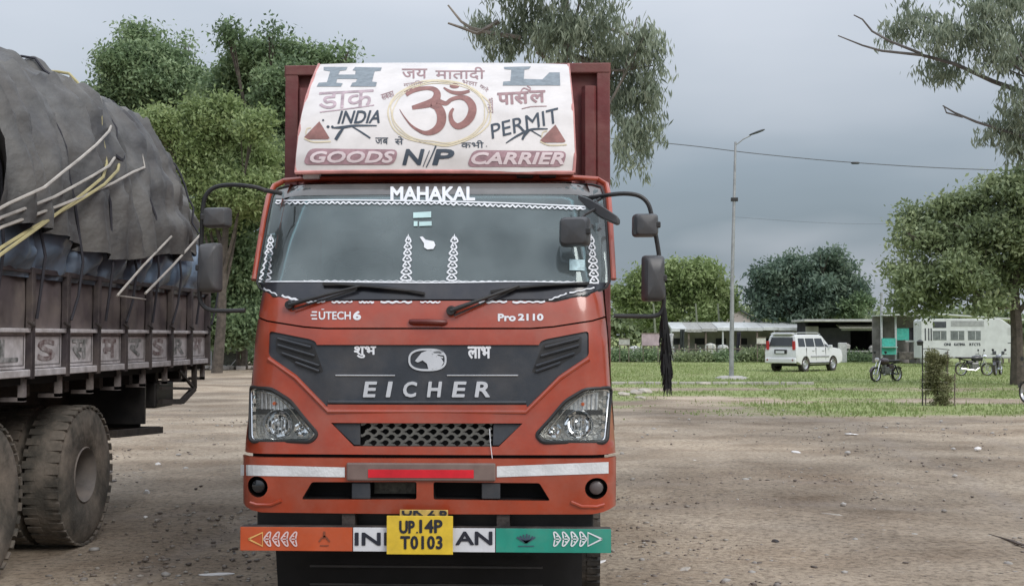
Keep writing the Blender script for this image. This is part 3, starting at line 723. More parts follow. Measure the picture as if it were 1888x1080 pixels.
# --- wipers
def wiper(piv, arm, b0, b1):
    P = lambda p, o: (hit(*p)[0], F(*hit(*p))-o, hit(*p)[1])
    w_ = MB(); w_.lathe([(-.03, .0), (-.03, .022), (.01, .028), (.02, .03)], P(piv, .012), 'Y', 14); w = w_.build('wiper', BLACK, truck, True)
    m = MB(); m.tube([P(piv, .035), P(((piv[0]+arm[0])/2, (piv[1]+arm[1])/2), .05), P(arm, .030)], [.014, .010, .007], 8)
    o = ((arm[0]-piv[0])*.05, (arm[1]-piv[1])*.05); m.tube([P((piv[0]+6, piv[1]+9), .03), P((arm[0]-8, arm[1]+6), .03)], .005, 6); m.build('wiper_arm', BLACK, w, True)
    m = MB(); n = 8
    for k in range(n):
        t0, t1 = k/n, (k+1)/n; L = lambda t: (b0[0]+(b1[0]-b0[0])*t, b0[1]+(b1[1]-b0[1])*t+4*(2*t-1)**2-2)
        m.bar(P(L(t0), .014), P(L(t1), .014), .014, .022)
    m.build('wiper_blade', BLACK, w)
    m = MB(); L = lambda t: (b0[0]+(b1[0]-b0[0])*t, b0[1]+(b1[1]-b0[1])*t); m.tube([P(L(.12), .022), P((L(.5)[0], L(.5)[1]-1), .034), P(L(.88), .022)], .006, 6); m.build('wiper_bridge', BLACK, w, True)
wiper((535, 562), (668, 527), (596, 522), (783, 539)); wiper((832, 573), (958, 527), (905, 536), (1085, 521))

# --- cab shell behind the front plate: sides, roof, back, doors
def ring(z):
    hw = lerp(HW, z); y0 = lerp(PD, z)
    return [(-hw*.999, F(-hw*.9995, z)+.012), (-hw-.002, F(hw, z)+.09), (-hw-.006, .60+.0), (-hw-.008, 1.25), (-hw+.02, 1.58), (hw-.02, 1.58), (hw+.008, 1.25), (hw+.006, .60), (hw+.002, F(hw, z)+.09), (hw*.999, F(hw*.9995, z)+.012)]
zs = [.96, 1.2, 1.5, 1.8, 2.0, 2.2, 2.4, 2.47, 2.515]; m = MB(); rs = [ring(z) for z in zs]; nn = len(rs[0])
m.add([(x, y, z) for z, r in zip(zs, rs) for x, y in r], [(i*nn+j, i*nn+j+1, (i+1)*nn+j+1, (i+1)*nn+j) for i in range(len(zs)-1) for j in range(nn-1)])
body = m.build('cab_body', RED, truck, True, ang=30)
m = MB()
def roof(u, v):
    x = (u-.5)*2*.80; y = F(x*.98, 2.5)+v*(1.56-F(x*.98, 2.5)); return (x*(1.02 if v > .1 else 1), y, 2.512+.035*math.sin(PI*min(1, v*1.0+.0))*(1-(2*u-1)**4)+.004)
m.grid(roof, 20, 10); m.build('roof', RED, truck, True)
m = MB()  # roof edge roll: rounded pink-red rim above the windscreen
rim = S([(468, 516), (474, 478), (486, 405), (495, 362), (505, 343), (524, 333), (560, 330), (785, 329)])[:-1]
m.tube([(x, F(x, z)+.004, z) for x, z in catmull_pts] if False else [(x, F(x, z)+.006, z) for x, z in rim+mir(rim)], .017, 10); m.build('windscreen_surround', RED, truck, True)
for s in (-1, 1):
    def sd(z, y, o=.0): return (s*(lerp(HW, z)+.010+o), y, z)
    m = MB(); dz = [1.05, 1.4, 1.8, 2.0, 2.4]; 
    m.grid(lambda u, v: sd(1.06+u*1.36, .42+v*.93 if u < .6 else .42+(u-.6)*.3+v*(.93-(u-.6)*.3), .003), 8, 6); door = m.build('door', RED, truck, True)
    m = MB(); m.grid(lambda u, v: sd(1.84+u*.5, .52+u*.12+v*(.76-u*.12), .009), 6, 4); m.build('door_window', DGLASS, door, True)
    m = MB(); m.bar(sd(1.66, 1.14, .02), sd(1.66, 1.28, .02), .02, .03); m.build('door_handle', BLACK, door)
# sun visor / drip rail brackets between roof and deflector
for px in (575, 968, 1010):
    m = MB(); p = atY(px, 322, DF+.62); m.box((p.x-XC, .62, 2.575), (.10, .06, .07)); m.build('roof_bracket', WHITE if px == 575 else BLACK, truck, bevel=.008)
m = MB(); m.box((0, .95, 2.575), (1.58, .55, .03)); m.build('deflector_frame', STEEL, truck)

# --- interior
m = MB(); m.box((0, .52, 1.86), (1.7, .42, .12)); m.box((0, .40, 1.80), (1.6, .3, .1)); m.build('dashboard', M('dash', (.05, .055, .06), .8), truck, bevel=.03)
m = MB(); c = Vector((-.48, .62, 2.0)); rot = Matrix.Rotation(R(40), 3, 'X')
m.tube([c+rot @ Vector((.21*math.cos(a), .21*math.sin(a), 0)) for a in np.linspace(0, 2*PI, 24, endpoint=False)], .014, 6, True)
for a in (.5, 2.6, 4.7): m.tube([c, c+rot @ Vector((.21*math.cos(a), .21*math.sin(a), 0))], .012, 6)
m.build('steering_wheel', BLACK, truck, True)
for x, w in ((-.5, .5), (.45, .8)):
    m = MB(); m.box((x, 1.15, 1.72), (w, .45, .14)); m.box((x, 1.38, 2.0), (w, .14, .62), Matrix.Rotation(R(-8), 3, 'X')); m.build('cab_seat', M('seat_cloth', (.34, .33, .32), .9, var=.3), truck, bevel=.04)
m = MB(); m.box((0, 1.52, 1.95), (1.75, .02, 1.0)); m.build('rear_trim', M('trim_grey', (.30, .34, .34), .9, var=.3, scale=2), truck)
m = MB(); m.box((0, 1.0, 1.50), (1.9, 1.1, .05)); m.build('cab_floor', BLACK, truck)

# --- mirrors
def mirrors(L, arm, ms, dy):
    pass
def PT(px, py, d): p = atY(px, py, DF+d); return (p.x-XC, d, p.z)
arm_path = [(1118, 360), (1150, 357), (1178, 361), (1195, 376), (1203, 405), (1212, 450), (1219, 500), (1224, 545), (1221, 572), (1208, 582), (1180, 583), (1132, 582)]
m = MB(); P = catmull([PT(*p, .30) for p in arm_path], 4); P[0] = Vector((.90, .42, P[0].z)); m.tube([tuple(p) for p in P], .013, 8); marm = m.build('mirror_arm', BLACK, truck, True)
def mirror(box, d, par, yaw, name='side_mirror', side=1):
    a, b = PT(box[0], box[1], d), PT(box[2], box[3], d); w, h = b[0]-a[0], a[2]-b[2]; c = ((a[0]+b[0])/2, d, (a[2]+b[2])/2)
    o = rnd([(-w/2, -h/2), (w/2, -h/2*.97), (w/2*.98, h/2), (-w/2*.96, h/2*.98)], min(w, h)*.2, 4); mt = Matrix.Translation(c) @ Matrix.Rotation(R(yaw), 4, 'Z')
    m = MB(); n = len(o)
    rings = [(1, .03), (1, 0), (.95, -.035), (.80, -.055), (.3, -.065)]
    m.add([(x*k, t, z*k) for k, t in rings for x, z in o], [(i*n+j, i*n+(j+1) % n, (i+1)*n+(j+1) % n, (i+1)*n+j) for i in range(len(rings)-1) for j in range(n)]+[tuple(range(n)), tuple(range((len(rings)-1)*n, len(rings)*n))], mt)
    hs = m.build(name, M('mirror_housing', (.055, .058, .064), .38, dust=.15), par, True, ang=40)
    m = MB(); m.prism([(x*.9, z*.92) for x, z in o], lambda u, v, t: mt @ Vector((u, t, v)), .029, .034); m.build('mirror_glass', CHROME, hs)
    m = MB(); m.box(mt @ Vector((w*.3*side, -.04, 0)), (w*.5, .03, .035)); m.build('mirror_clamp', BLACK, hs, bevel=.006)
mirror((1166, 394, 1213, 437), .26, marm, 8); mirror((1184, 470, 1224, 556), .26, marm, 14)
arm2 = [(490, 352), (470, 345), (430, 341), (398, 345), (380, 360), (374, 385), (372, 430), (369, 480), (368, 530), (370, 556), (384, 570), (410, 573), (452, 572)]
m = MB(); P = catmull([PT(*p, .30) for p in arm2], 4); P[0] = Vector((-.90, .42, P[0].z)); m.tube([tuple(p) for p in P], .013, 8); marm2 = m.build('mirror_arm', BLACK, truck, True)
mirror((377, 383, 425, 420), .26, marm2, -8, side=-1); mirror((369, 448, 407, 540), .26, marm2, -12, side=-1)
# front blind-spot mirror on its wedge arm at the top corner of the windscreen
m = MB(); A, B = PT(1066, 366, .33), PT(1137, 407, .16)
def wedge(p, hgt, th): return [(p[0], p[1]-th, p[2]-hgt), (p[0], p[1]+th, p[2]-hgt), (p[0], p[1]+th, p[2]+hgt), (p[0], p[1]-th, p[2]+hgt)]
secs = [wedge(PT(1066, 364, .33), .012, .02), wedge(PT(1085, 376, .27), .030, .025), wedge(PT(1110, 392, .2), .034, .03), wedge(PT(1138, 407, .16), .024, .03), wedge(PT(1143, 410, .16), .012, .02)]
m.add([p for s_ in secs for p in s_], [(i*4+j, i*4+(j+1) % 4, (i+1)*4+(j+1) % 4, (i+1)*4+j) for i in range(4) for j in range(4)]+[(0, 1, 2, 3), (16, 17, 18, 19)])
fm = m.build('front_mirror_arm', M('mirror_housing', (.06, .065, .07), .38), truck, True, bevel=.006)
m = MB(); m.tube([PT(1118, 360, .38), PT(1098, 372, .30), PT(1130, 405, .18)], .010, 6); m.tube([PT(1100, 384, .22), PT(1078, 396, .17), PT(1068, 408, .14)], .009, 6); m.build('mirror_stay', BLACK, fm, True)
mirror((1031, 400, 1088, 455), .13, fm, -10, 'blind_spot_mirror')

# --- bumper
def FB(x, z): return F(x, z)-.035
zb1, zb0 = hit(785, 845, FB)[1], hit(785, 947, FB)[1]
def bedge(z0, z1, n=8): return [(-hwl(z0+(z1-z0)*i/n)-.001, z0+(z1-z0)*i/n) for i in range(n+1)]
bo = bedge(zb0+.03, zb1, 8); bo = [(-.90, zb0+.0)]+[(-.96, zb0+.008)]+bo
BO = bo+mir(bo)
opL = rnd(S([(556, 920), (575, 888), (768, 888), (768, 920)], FB), .012); opR = mir(opL)
fogL = [(hit(474, 897, FB)[0]+.062*math.cos(a), hit(474, 897, FB)[1]+.058*math.sin(a)) for a in np.linspace(0, 2*PI, 20, endpoint=False)]
fogR = mir(fogL)
m = MB(); sheet(m, BO, [opL, opR, fogL, fogR], fF(0, FB), .05, .04); bump = m.build('bumper', RED, truck, True, ang=50)
for o in (opL, opR): recess(o, .12, FLAT, 'bumper_opening', bump, 0, FB)
for o in (fogL, fogR): recess(o, .05+RC*.6, BLACK, 'fog_lamp_recess', bump, 0, FB)
for s in (-1, 1):
    c = hit(474, 897, FB); m = MB(); m.lathe([(-.012, 0), (-.01, .02), (-.002, .036), (.01, .040), (.04, .040)], (s*-c[0]*1.0, FB(*c)+.035, c[1]), 'Y', 20)
    m.build('fog_lamp', DGLASS if s < 0 else M('fog_grey', (.10, .085, .085), .3, var=.3), bump, True)
    m = MB(); a = [(s*-x, FB(x, z)-.004, z) for x, z in S([(462, 926), (474, 930), (500, 930), (519, 922)], FB)]; m.tube(a, .009, 6); m.build('bumper_crease', RED, bump, True)
for pts in ([(444, 856), (636, 861), (636, 879), (444, 876)], [(916, 859), (1122, 851), (1122, 872), (916, 879)]):
    dd = [(pts[0][0]+(pts[1][0]-pts[0][0])*i/8, pts[0][1]+(pts[1][1]-pts[0][1])*i/8) for i in range(9)]+[(pts[2][0]+(pts[3][0]-pts[2][0])*i/8, pts[2][1]+(pts[3][1]-pts[2][1])*i/8) for i in range(9)]
    decal('reflective_strip', REFL, bump, [poly2d(dd)], dF(FB), 12)
m = MB(); a, b = hit(640, 852, FB), hit(914, 886, FB); m.box(((a[0]+b[0])/2, FB(0, .85)-.003, (a[1]+b[1])/2), (b[0]-a[0], .03, a[1]-b[1])); stp = m.build('bumper_step', M('step_plastic', (.16, .11, .10), .5, dust=.4), bump, bevel=.008)
m = MB(); a, b = hit(680, 864, FB), hit(874, 880, FB); m.box(((a[0]+b[0])/2, FB(0, .85)-.020, (a[1]+b[1])/2), (b[0]-a[0], .003, a[1]-b[1])); m.build('red_reflector', M('red_tape', (.62, .015, .03), .35, var=.2), bump)
for s, w in ((-1, 1), (1, 1)):
    m = MB(); c = hit(665 if s < 0 else 905, 905, FB); m.box((c[0], FB(*c)+.02, c[1]), (.10, .03, .085)); m.build('opening_post', PLAST, bump, bevel=.005)
m = MB(); a, b = hit(685, 893, FB), hit(762, 914, FB); m.box(((a[0]+b[0])/2, .08, (a[1]+b[1])/2), (b[0]-a[0], .02, a[1]-b[1])); m.build('horn_grille', M('horn_grey', (.06, .06, .05), .5, .4, var=.5, scale=30), bump)
m = MB(); gg = [(-.97, zb1-.02), (.97, zb1-.02), (.97, zlo+.02), (-.97, zlo+.02)]; sheet(m, gg, [], fF(-.032), .05, .004); m.build('panel_gap', FLAT, truck)

# --- painted front bar, plate, underside
BY = -.06
def bar(px, py, lift=0, Yb=BY): p = atY(px, py, DF+Yb-lift); return (p.x-XC, Yb-lift, p.z)
za, zb = bar(785, 972)[2], bar(785, 1017)[2]; zc, bh = (za+zb)/2, za-zb
XL, XR = bar(442, 990)[0], bar(1127, 990)[0]
m = MB(); m.box(((XL+XR)/2, BY+.04, zc), (XR-XL, .07, bh)); fbar = m.build('front_bar', STEEL, truck, bevel=.006)
def strip(name, x0, x1, col, **k):
    a, b = bar(x0, 990)[0], bar(x1, 990)[0]; m = MB(); m.box(((a+b)/2, BY+.001, zc), (b-a-.002, .008, bh-.004)); return m.build(name, M(name+'_paint', col, .45, var=.12, dust=.2, **k), fbar, bevel=.001)
strip('orange_panel', 443, 650, (.50, .082, .022)); strip('white_panel', 651, 913, (.66, .68, .72)); strip('green_panel', 914, 1127, (.018, .27, .20))
def dB(off=0): return lambda u, v, lift: bar(u, v, .004+lift+off)
INK = M('black_ink', (.015, .018, .03), .5)
decal('bar_lettering', INK, fbar, [text2d('IN', (654, 981, 702, 1005), bold=.035), text2d('DI', (708, 981, 735, 1005), bold=.035), text2d('AN', (840, 979, 908, 1004), bold=.035)], dB(), 0)
def arrow(x0, s, n, first):
    sh = [stroke2d([(x0, 993), (x0+s*26, 981), (x0+s*26, 1006)], 3.2, 1, True)]
    for k in range(n):
        x = x0+s*(28+k*16); sh += [stroke2d([(x, 993), (x+s*8, 982), (x+s*13, 981), (x+s*11, 993), (x+s*13, 1005), (x+s*8, 1004)], 2.6, 3, True), stroke2d([(x+s*3, 993), (x+s*12, 993)], 2, 2), ell2d(x+s*7, 988, 2, 1.5, 6), ell2d(x+s*7, 998, 2, 1.5, 6)]
    return sh
decal('arrow_sticker', M('arrow_gold', (.72, .42, .14), .5), fbar, [arrow(458, 1, 0, 0)[0]], dB(), 0)
decal('arrow_sticker', M('arrow_pink', (.72, .55, .55), .5), fbar, arrow(458, 1, 4, 0)[1:], dB(), 0)
decal('arrow_sticker', WHITE, fbar, arrow(1110, -1, 4, 0), dB(), 0)
LOT = M('lotus_ink', (.05, .08, .12), .6)
decal('lotus_mark', LOT, fbar, [stroke2d([(970, 1000), (970+dx, 990-abs(dx)*-.1), (970+dx*1.2, 983+abs(dx)*.45)], 3.2, 3) for dx in (-14, -9, -4, 1, 5, 10, 14)]+[stroke2d([(955, 1006), (985, 1006)], 1.5)], dB(), 0)
decal('lotus_mark', M('mark_brown', (.22, .06, .03), .6), fbar, [stroke2d([(598, 979), (598, 992)], 4), stroke2d([(588, 998), (598, 988), (608, 998)], 3), stroke2d([(590, 1005), (606, 1005)], 2)], dB(), 0)
# number plate: front plate over a second one peeping out behind it
PB = -.095
def plt(x0, y0, x1, y1, Yb, name, mat, th=.004):
    a, b = atY(x0, y0, DF+Yb), atY(x1, y1, DF+Yb); m = MB(); m.box(((a.x+b.x)/2-XC, Yb+th/2, (a.z+b.z)/2), (b.x-a.x, th, a.z-b.z)); return m.build(name, mat, truck, bevel=.002)
YEL = M('plate_yellow', (.72, .50, .035), .45, var=.12, scale=14, dust=.12)
plt(737, 939, 826, 962, -.085, 'rear_plate', M('plate_old', (.55, .38, .10), .5, var=.25, scale=20)); 
decal('plate_lettering', INK, truck, [text2d('UK 2 6', (741, 934, 824, 951), bold=.04)], lambda u, v, l: tuple(Vector((atY(u, max(v, 940.5), DF-.0875-l).x-XC, -.0875-l, atY(u, max(v, 940.5), DF-.0875-l).z))), 3)
pl = plt(713, 950, 835, 1022, PB, 'number_plate', YEL)
decal('plate_lettering', INK, pl, [text2d('UP', (736, 959, 765, 983), bold=.035), ell2d(769, 981, 1.8, 1.8, 8), text2d('14P', (773, 957, 816, 982), bold=.035), text2d('T0103', (738, 987, 816, 1012), bold=.035, spacing=1.1)], lambda u, v, l: tuple(Vector((atY(u, v, DF+PB-l).x-XC, PB-l, atY(u, v, DF+PB-l).z))), 0)
for s in (-1, 1):
    m = MB(); m.box((s*.42, .06, .56), (.07, .12, .22)); m.build('bar_bracket', STEEL, truck)
m = MB(); m.box((-.02, .14, .60), (1.86, .05, .12)); m.build('under_panel', BLACK, truck, bevel=.01)
m = MB(); m.grid(lambda u, v: (-.02+(u-.5)*1.74, .22+.06*(2*u-1)**4+.10*(1-v), .13+.37*v), 20, 5); m.build('air_dam', FLAT, truck, True)
m = MB()
for z in (.22, .32, .42): m.box((-.02, .205, z), (1.3, .015, .012))
m.build('air_dam_rib', BLACK, truck)['kind'] = 'stuff'
m = MB(); m.tube([(-.7, .86, .36), (.1, .80, .38), (.7, .86, .36)], .022, 8); m.build('steering_rod', STEEL, truck, True)
def wheel(parent, x, y, r, w, side, rim=.42, name='wheel', dual=False, matt=RUBBER, lugs=44, dish=.10):
    """side: +1 outer face towards +x"""
    g = bpy.data.objects.new(name, None); COL.objects.link(g); g.parent = parent; g.location = (x, y, r); 
    m = MB(); ri = r*rim; s = side
    prof = [(-w*.42, ri), (-w*.46, ri+.02), (-w*.50, (r+ri)*.52), (-w*.47, r*.90), (-w*.40, r*.975), (-w*.2, r*.995), (w*.2, r*.995), (w*.40, r*.975), (w*.47, r*.90), (w*.50, (r+ri)*.52), (w*.46, ri+.02), (w*.42, ri)]
    m.lathe(prof, (0, 0, 0), 'X', 48, cap=False); tyre = m.build('tyre', matt, g, True, ang=35)
    m = MB()
    for k in range(lugs):
        a = 2*PI*k/lugs
        for sgn in (-1, 1):
            aa = a+(PI/lugs if sgn > 0 else 0); rot = Matrix.Rotation(-aa, 3, 'X'); c = Vector((sgn*w*.30, math.cos(aa)*0, 0))
            m.box(Matrix.Rotation(aa, 3, 'X') @ Vector((sgn*w*.30, 0, r*.985)), (w*.36, 2*PI*r/lugs*.62, .016), Matrix.Rotation(aa, 3, 'X'))
    tag(m.build('tread', matt, g), kind='stuff')
    m = MB(); e = w*.42
    m.lathe([(s*e, ri+.004), (s*(e+.012), ri*.97), (s*(e-.02), ri*.90), (s*(e-dish), ri*.84), (s*(e-dish-.01), ri*.45), (s*(e-dish+.03), ri*.40), (s*(e-dish+.06), ri*.34), (s*(e-dish+.065), 0)], (0, 0, 0), 'X', 32, cap=False)
    rm = m.build('rim', M('rim_paint', (.17, .155, .145), .6, .2, var=.35, dust=.7), g, True, ang=30)
    m = MB()
    for k in range(8):
        a = 2*PI*k/8; m.lathe([(s*(e-dish-.01), .014), (s*(e-dish+.02), .014), (s*(e-dish+.02), 0)], (0, ri*.62*math.cos(a), ri*.62*math.sin(a)), 'X', 6)
    m.build('wheel_nuts', STEEL, rm)
    return g
for s in (-1, 1): wheel(truck, s*.86, 1.05, .40, .22, s)
for s in (-1, 1):
    for dx in (.93, .66): wheel(truck, s*dx, 5.2, .40, .22, s)
m = MB(); m.tube([(-.8, 1.05, .40), (.8, 1.05, .40)], .06, 10); m.tube([(-.8, 5.2, .40), (.8, 5.2, .40)], .08, 10)
m.build('axle', STEEL, truck, True)
m = MB(); m.box((-.4, 4.2, .78), (.08, 8.0, .2)); m.box((.4, 4.2, .78), (.08, 8.0, .2)); m.box((0, .8, .55), (.7, .6, .4)); m.build('chassis', FLAT, truck)
m = MB(); m.box((-.86, 1.05, .93), (.30, 1.0, .04)); m.box((.86, 1.05, .93), (.30, 1.0, .04)); m.box((0, 1.62, .9), (1.9, .04, .5)); m.build('mudguard', BLACK, truck)

# --- wind deflector
DP = [(2.52, .44), (2.545, .49), (2.67, .50), (2.82, .575), (2.95, .66), (3.06, .78), (3.2, .96), (3.35, 1.2), (3.42, 1.34)]
def FD(x, z): return soft(DP, z, .03)+.05*abs(x/.82)**3
dpx = S([(545, 319), (552, 240), (565, 180), (576, 148), (588, 119)], FD); dpr = S([(1058, 319), (1060, 290), (1056, 200), (1048, 119)], FD)
dbot = [dpx[0]]; DO = dpx+dpr[::-1]
m = MB(); sheet(m, DO, [], fF(0, FD), .03, .025)
defl = m.build('wind_deflector', M('deflector_white', (.66, .625, .605), .45, var=.10, scale=4, dust=.22, coat=.2), truck, True, ang=50)
for side in (dpx, dpr):
    sg = 1 if side is dpx else -1; m = MB()
    P = [p for p in side]; m.add([(x, FD(x, z)+.012, z) for x, z in P]+[(x+sg*.03, 1.42, z) for x, z in P], [(i, i+1, len(P)+i+1, len(P)+i) for i in range(len(P)-1)]); m.build('deflector_side', RED, defl)
m = MB(); m.tube([(x, FD(x, z)-.004, z) for x, z in dens([dpx[0], dpr[0]], .2)[:6]+[dpr[0]]], .012, 6); m.tube([(x, FD(x, z), z) for x, z in dpx], .009, 6); m.tube([(x, FD(x, z), z) for x, z in dpr], .009, 6); m.build('deflector_edging', M('edge_pink', (.50, .22, .20), .5, var=.3), defl, True)
dd = dF(FD)
GREY = M('paint_slate', (.20, .235, .26), .6, var=.2, scale=25); PINK = M('paint_maroon', (.30, .185, .19), .6, var=.25, scale=22)
BLK = M('paint_black', (.035, .05, .07), .6, var=.2); OCH = M('paint_ochre', (.62, .54, .38), .7, var=.15); BRN = M('paint_brown', (.25, .115, .10), .6, var=.25, scale=18)
decal('initial_letter', GREY, defl, [poly2d([(597, 124), (641, 124), (638, 130), (627, 131), (624, 138), (655, 138), (656, 131), (650, 130), (655, 124), (704, 125), (702, 131), (691, 132), (686, 151), (695, 152), (693, 160), (646, 160), (650, 153), (656, 152), (659, 146), (622, 146), (620, 153), (632, 154), (629, 160), (584, 160), (588, 153), (603, 152), (609, 132), (597, 130)])], dd, 14)
decal('initial_letter', GREY, defl, [poly2d([(929, 124), (979, 123), (975, 128), (967, 129), (966, 146), (1000, 147), (1013, 134), (1032, 134), (1033, 158), (927, 158), (928, 151), (941, 150), (943, 129), (930, 128)])], dd, 14)
decal('painted_greeting', PINK, defl, [text2d('जय', (741, 127, 788, 145), bold=.012), text2d('मातादी', (803, 124, 894, 147), bold=.012)], dd, 14)
decal('painted_word', M('paint_rose', (.42, .32, .35), .6, var=.3, scale=20), defl, [text2d('डाक', (588, 168, 690, 199), bold=.008, rot=3, shear=.1), stroke2d([(590, 207), (640, 201), (690, 194)], 2)], dd, 14)
decal('painted_word', PINK, defl, [text2d('पास', (917, 170, 975, 193), bold=.035, rot=3), stroke2d([(978, 168), (966, 163), (960, 170)], 2.4), stroke2d([(972, 171), (978, 164), (972, 159)], 2.2), text2d('ल', (976, 167, 1006, 190), bold=.03, rot=2), stroke2d([(962, 201), (980, 197), (1008, 196)], 1.5)], dd, 14)
decal('painted_word', BLK, defl, [text2d('INDIA', (622, 204, 700, 228), bold=.02, shear=.35, rot=1), stroke2d([(612, 236, 2), (632, 235, 5), (655, 232, 4), (695, 232, 2)], 3), stroke2d([(634, 236, 3), (627, 245, 6), (619, 258, 6)], 4), stroke2d([(650, 234, 2), (665, 243, 3), (683, 255, 3)], 2.4), ell2d(605, 234, 3, 2.6, 8), ell2d(613, 234, 2.6, 2.3, 8), ell2d(596, 222, 2, 2, 8)], dd, 14)
decal('painted_word', BLK, defl, [text2d('PERMIT', (902, 214, 1034, 241), bold=.005, shear=.15, rot=14), stroke2d([(933, 264, 2), (955, 250, 4), (980, 239, 4), (1010, 238, 2)], 3), stroke2d([(975, 241, 5), (967, 250, 5), (963, 258, 4)], 4), stroke2d([(978, 240, 2), (998, 252, 2)], 2)], dd, 14)
for cx, tip, in ((588, 224), (1023, 230)):
    o = decal('triangle_mark', BRN, defl, [poly2d([(cx+1, tip), (cx+20, tip+31), (cx+16, tip+33), (cx-22, tip+33), (cx-27, tip+29)])], dd, 14)
    decal('triangle_outline', OCH, defl, [stroke2d([(cx-27, tip+31), (cx-10, tip+38), (cx+22, tip+37)], 2.5), stroke2d([(cx-24, tip+24), (cx-22, tip+14), (cx-14, tip+12)], 2)], dd, 14)
om = [stroke2d([(748, 174, 10), (762, 167, 9), (785, 163, 7), (800, 165, 9), (806, 173, 13), (803, 184, 15), (792, 191, 14), (760, 199, 7)], 8, 6),
      stroke2d([(790, 191, 11), (806, 197, 15), (814, 212, 17), (812, 230, 16), (800, 242, 12), (782, 245, 7), (760, 233, 4), (745, 215, 2), (737, 202, 1)], 8, 6),
      stroke2d([(806, 186, 10), (822, 191, 8), (832, 184, 7), (848, 180, 8), (862, 184, 12), (871, 198, 15), (868, 215, 15), (857, 228, 13), (843, 233, 11), (833, 224, 9), (831, 210, 7), (836, 200, 4)], 8, 6),
      stroke2d([(818, 162, 3), (832, 170, 6), (850, 172, 7), (866, 168, 5)], 5, 5), ell2d(838, 159, 9, 4.5, 14)]
decal('om_symbol', BRN, defl, om, dd, 12)
rings = [stroke2d([(810+(86+k*4.5+random.uniform(-3, 3))*math.cos(a), 208+(55+k*2.6+random.uniform(-2, 2))*math.sin(a)) for a in np.linspace(0, 2*PI, 22, endpoint=False)], 1.6+k*.4, 3, True) for k in range(3)]
decal('om_halo', OCH, defl, rings, dd, 14)
tiny = [text2d('सबका', (703, 171, 727, 182), bold=.01, rot=18), text2d('मालिक', (744, 150, 780, 158), rot=8), text2d('भला', (852, 150, 880, 157), rot=-10), text2d('करे', (884, 158, 902, 166), rot=-35), text2d('भगवान', (890, 190, 918, 200), rot=-88)]
decal('painted_motto', PINK, defl, tiny, dd, 14)
decal('painted_motto', BLK, defl, [text2d('जब', (692, 254, 716, 266), bold=.01), text2d('से', (728, 252, 744, 267), bold=.01), text2d('कभी', (850, 259, 892, 273), bold=.01), ell2d(897, 270, 1, 1, 6)], dd, 14)
for box, word, bb in (((558, 274, 735, 304), 'GOODS', (572, 279, 728, 301)), ((860, 277, 1046, 308), 'CARRIER', (869, 281, 1040, 304))):
    x0, y0, x1, y1 = box; P = rnd([(x0+12, y0), (x1, y0+2), (x1-8, y1), (x0, y1)], 12, 4)
    decal('word_box', M('paint_mauve', (.33, .20, .22), .6, var=.25, scale=20), defl, [poly2d(P)], dd, 14)
    decal('painted_word', M('paint_pinkwhite', (.66, .55, .56), .6, var=.12), defl, [text2d(word, bb, bold=.04, shear=.25)], dF(FD, .003), 14)
decal('painted_word', BLK, defl, [text2d('N', (742, 275, 783, 305), bold=.035, shear=.2), stroke2d([(786, 309, 2), (796, 288, 2.5), (804, 269, 3)], 2), stroke2d([(780, 308, 1.5), (792, 278, 1.5)], 1.5), text2d('P', (797, 275, 838, 305), bold=.035, shear=.15)], dd, 14)

# --- container
cy0 = 1.70
def CP(px, py): p = atY(px, py, DF+cy0); return p.x-XC, p.z
cl, cr_ = CP(525, 300)[0], CP(1125, 300)[0]; ctop = CP(800, 119)[1]; ctr = CP(1100, 131)[1]
cont = MB(); cxm, cw_ = (cl+cr_)/2, cr_-cl; CH = ctop-1.06; CL_ = 5.9
cont.box((cxm, cy0+CL_/2+.03, 1.06+CH/2-.015), (cw_-.06, CL_-.06, CH-.05)); box_ = cont.build('container', REDB, truck)
for x in (cl+.045, cr_-.045, ):
    for y in (cy0+.03, cy0+CL_-.03): m = MB(); m.box((x, y, 1.06+CH/2), (.09, .07, CH)); m.build('corner_post', REDB, box_, bevel=.008)
m = MB(); m.box((cxm, cy0+.03, ctop-.035), (cw_, .08, .07)); m.build('top_rail', REDB, box_, bevel=.008)
m = MB(); m.box((cxm, cy0+.03, 1.10), (cw_, .08, .09)); m.build('bottom_rail', REDB, box_, bevel=.008)
for s in (-1, 1):
    m = MB(); m.box((cxm+s*(cw_/2-.02), cy0+CL_/2, ctop-.04), (.05, CL_, .08)); m.box((cxm+s*(cw_/2-.02), cy0+CL_/2, 1.10), (.05, CL_, .1)); m.build('side_rail', REDB, box_)
nc = 11
for k in range(nc):   # corrugations of the front bulkhead
    x = cl+.14+(cw_-.28)*k/(nc-1); z1 = ctop-.16
    m = MB(); m.prism([(x-.055, cy0+.02), (x-.030, cy0-.018), (x+.030, cy0-.018), (x+.055, cy0+.02)], lambda u, v, t: (u, v, t), 1.16, z1); m.build('corrugation', REDB, box_)
for s in (-1, 1):
    for k in range(26):
        y = cy0+.2+(CL_-.4)*k/25; m = MB(); xo = cxm+s*(cw_/2-.032)
        m.prism([(y-.055, xo), (y-.03, xo+s*.022), (y+.03, xo+s*.022), (y+.055, xo)], lambda u, v, t: (v, u, t), 1.16, ctop-.10); m.build('corrugation', REDB, box_)
m = MB(); m.box((cxm, 4.6, .97), (1.1, CL_, .16)); m.build('sub_frame', FLAT, truck)

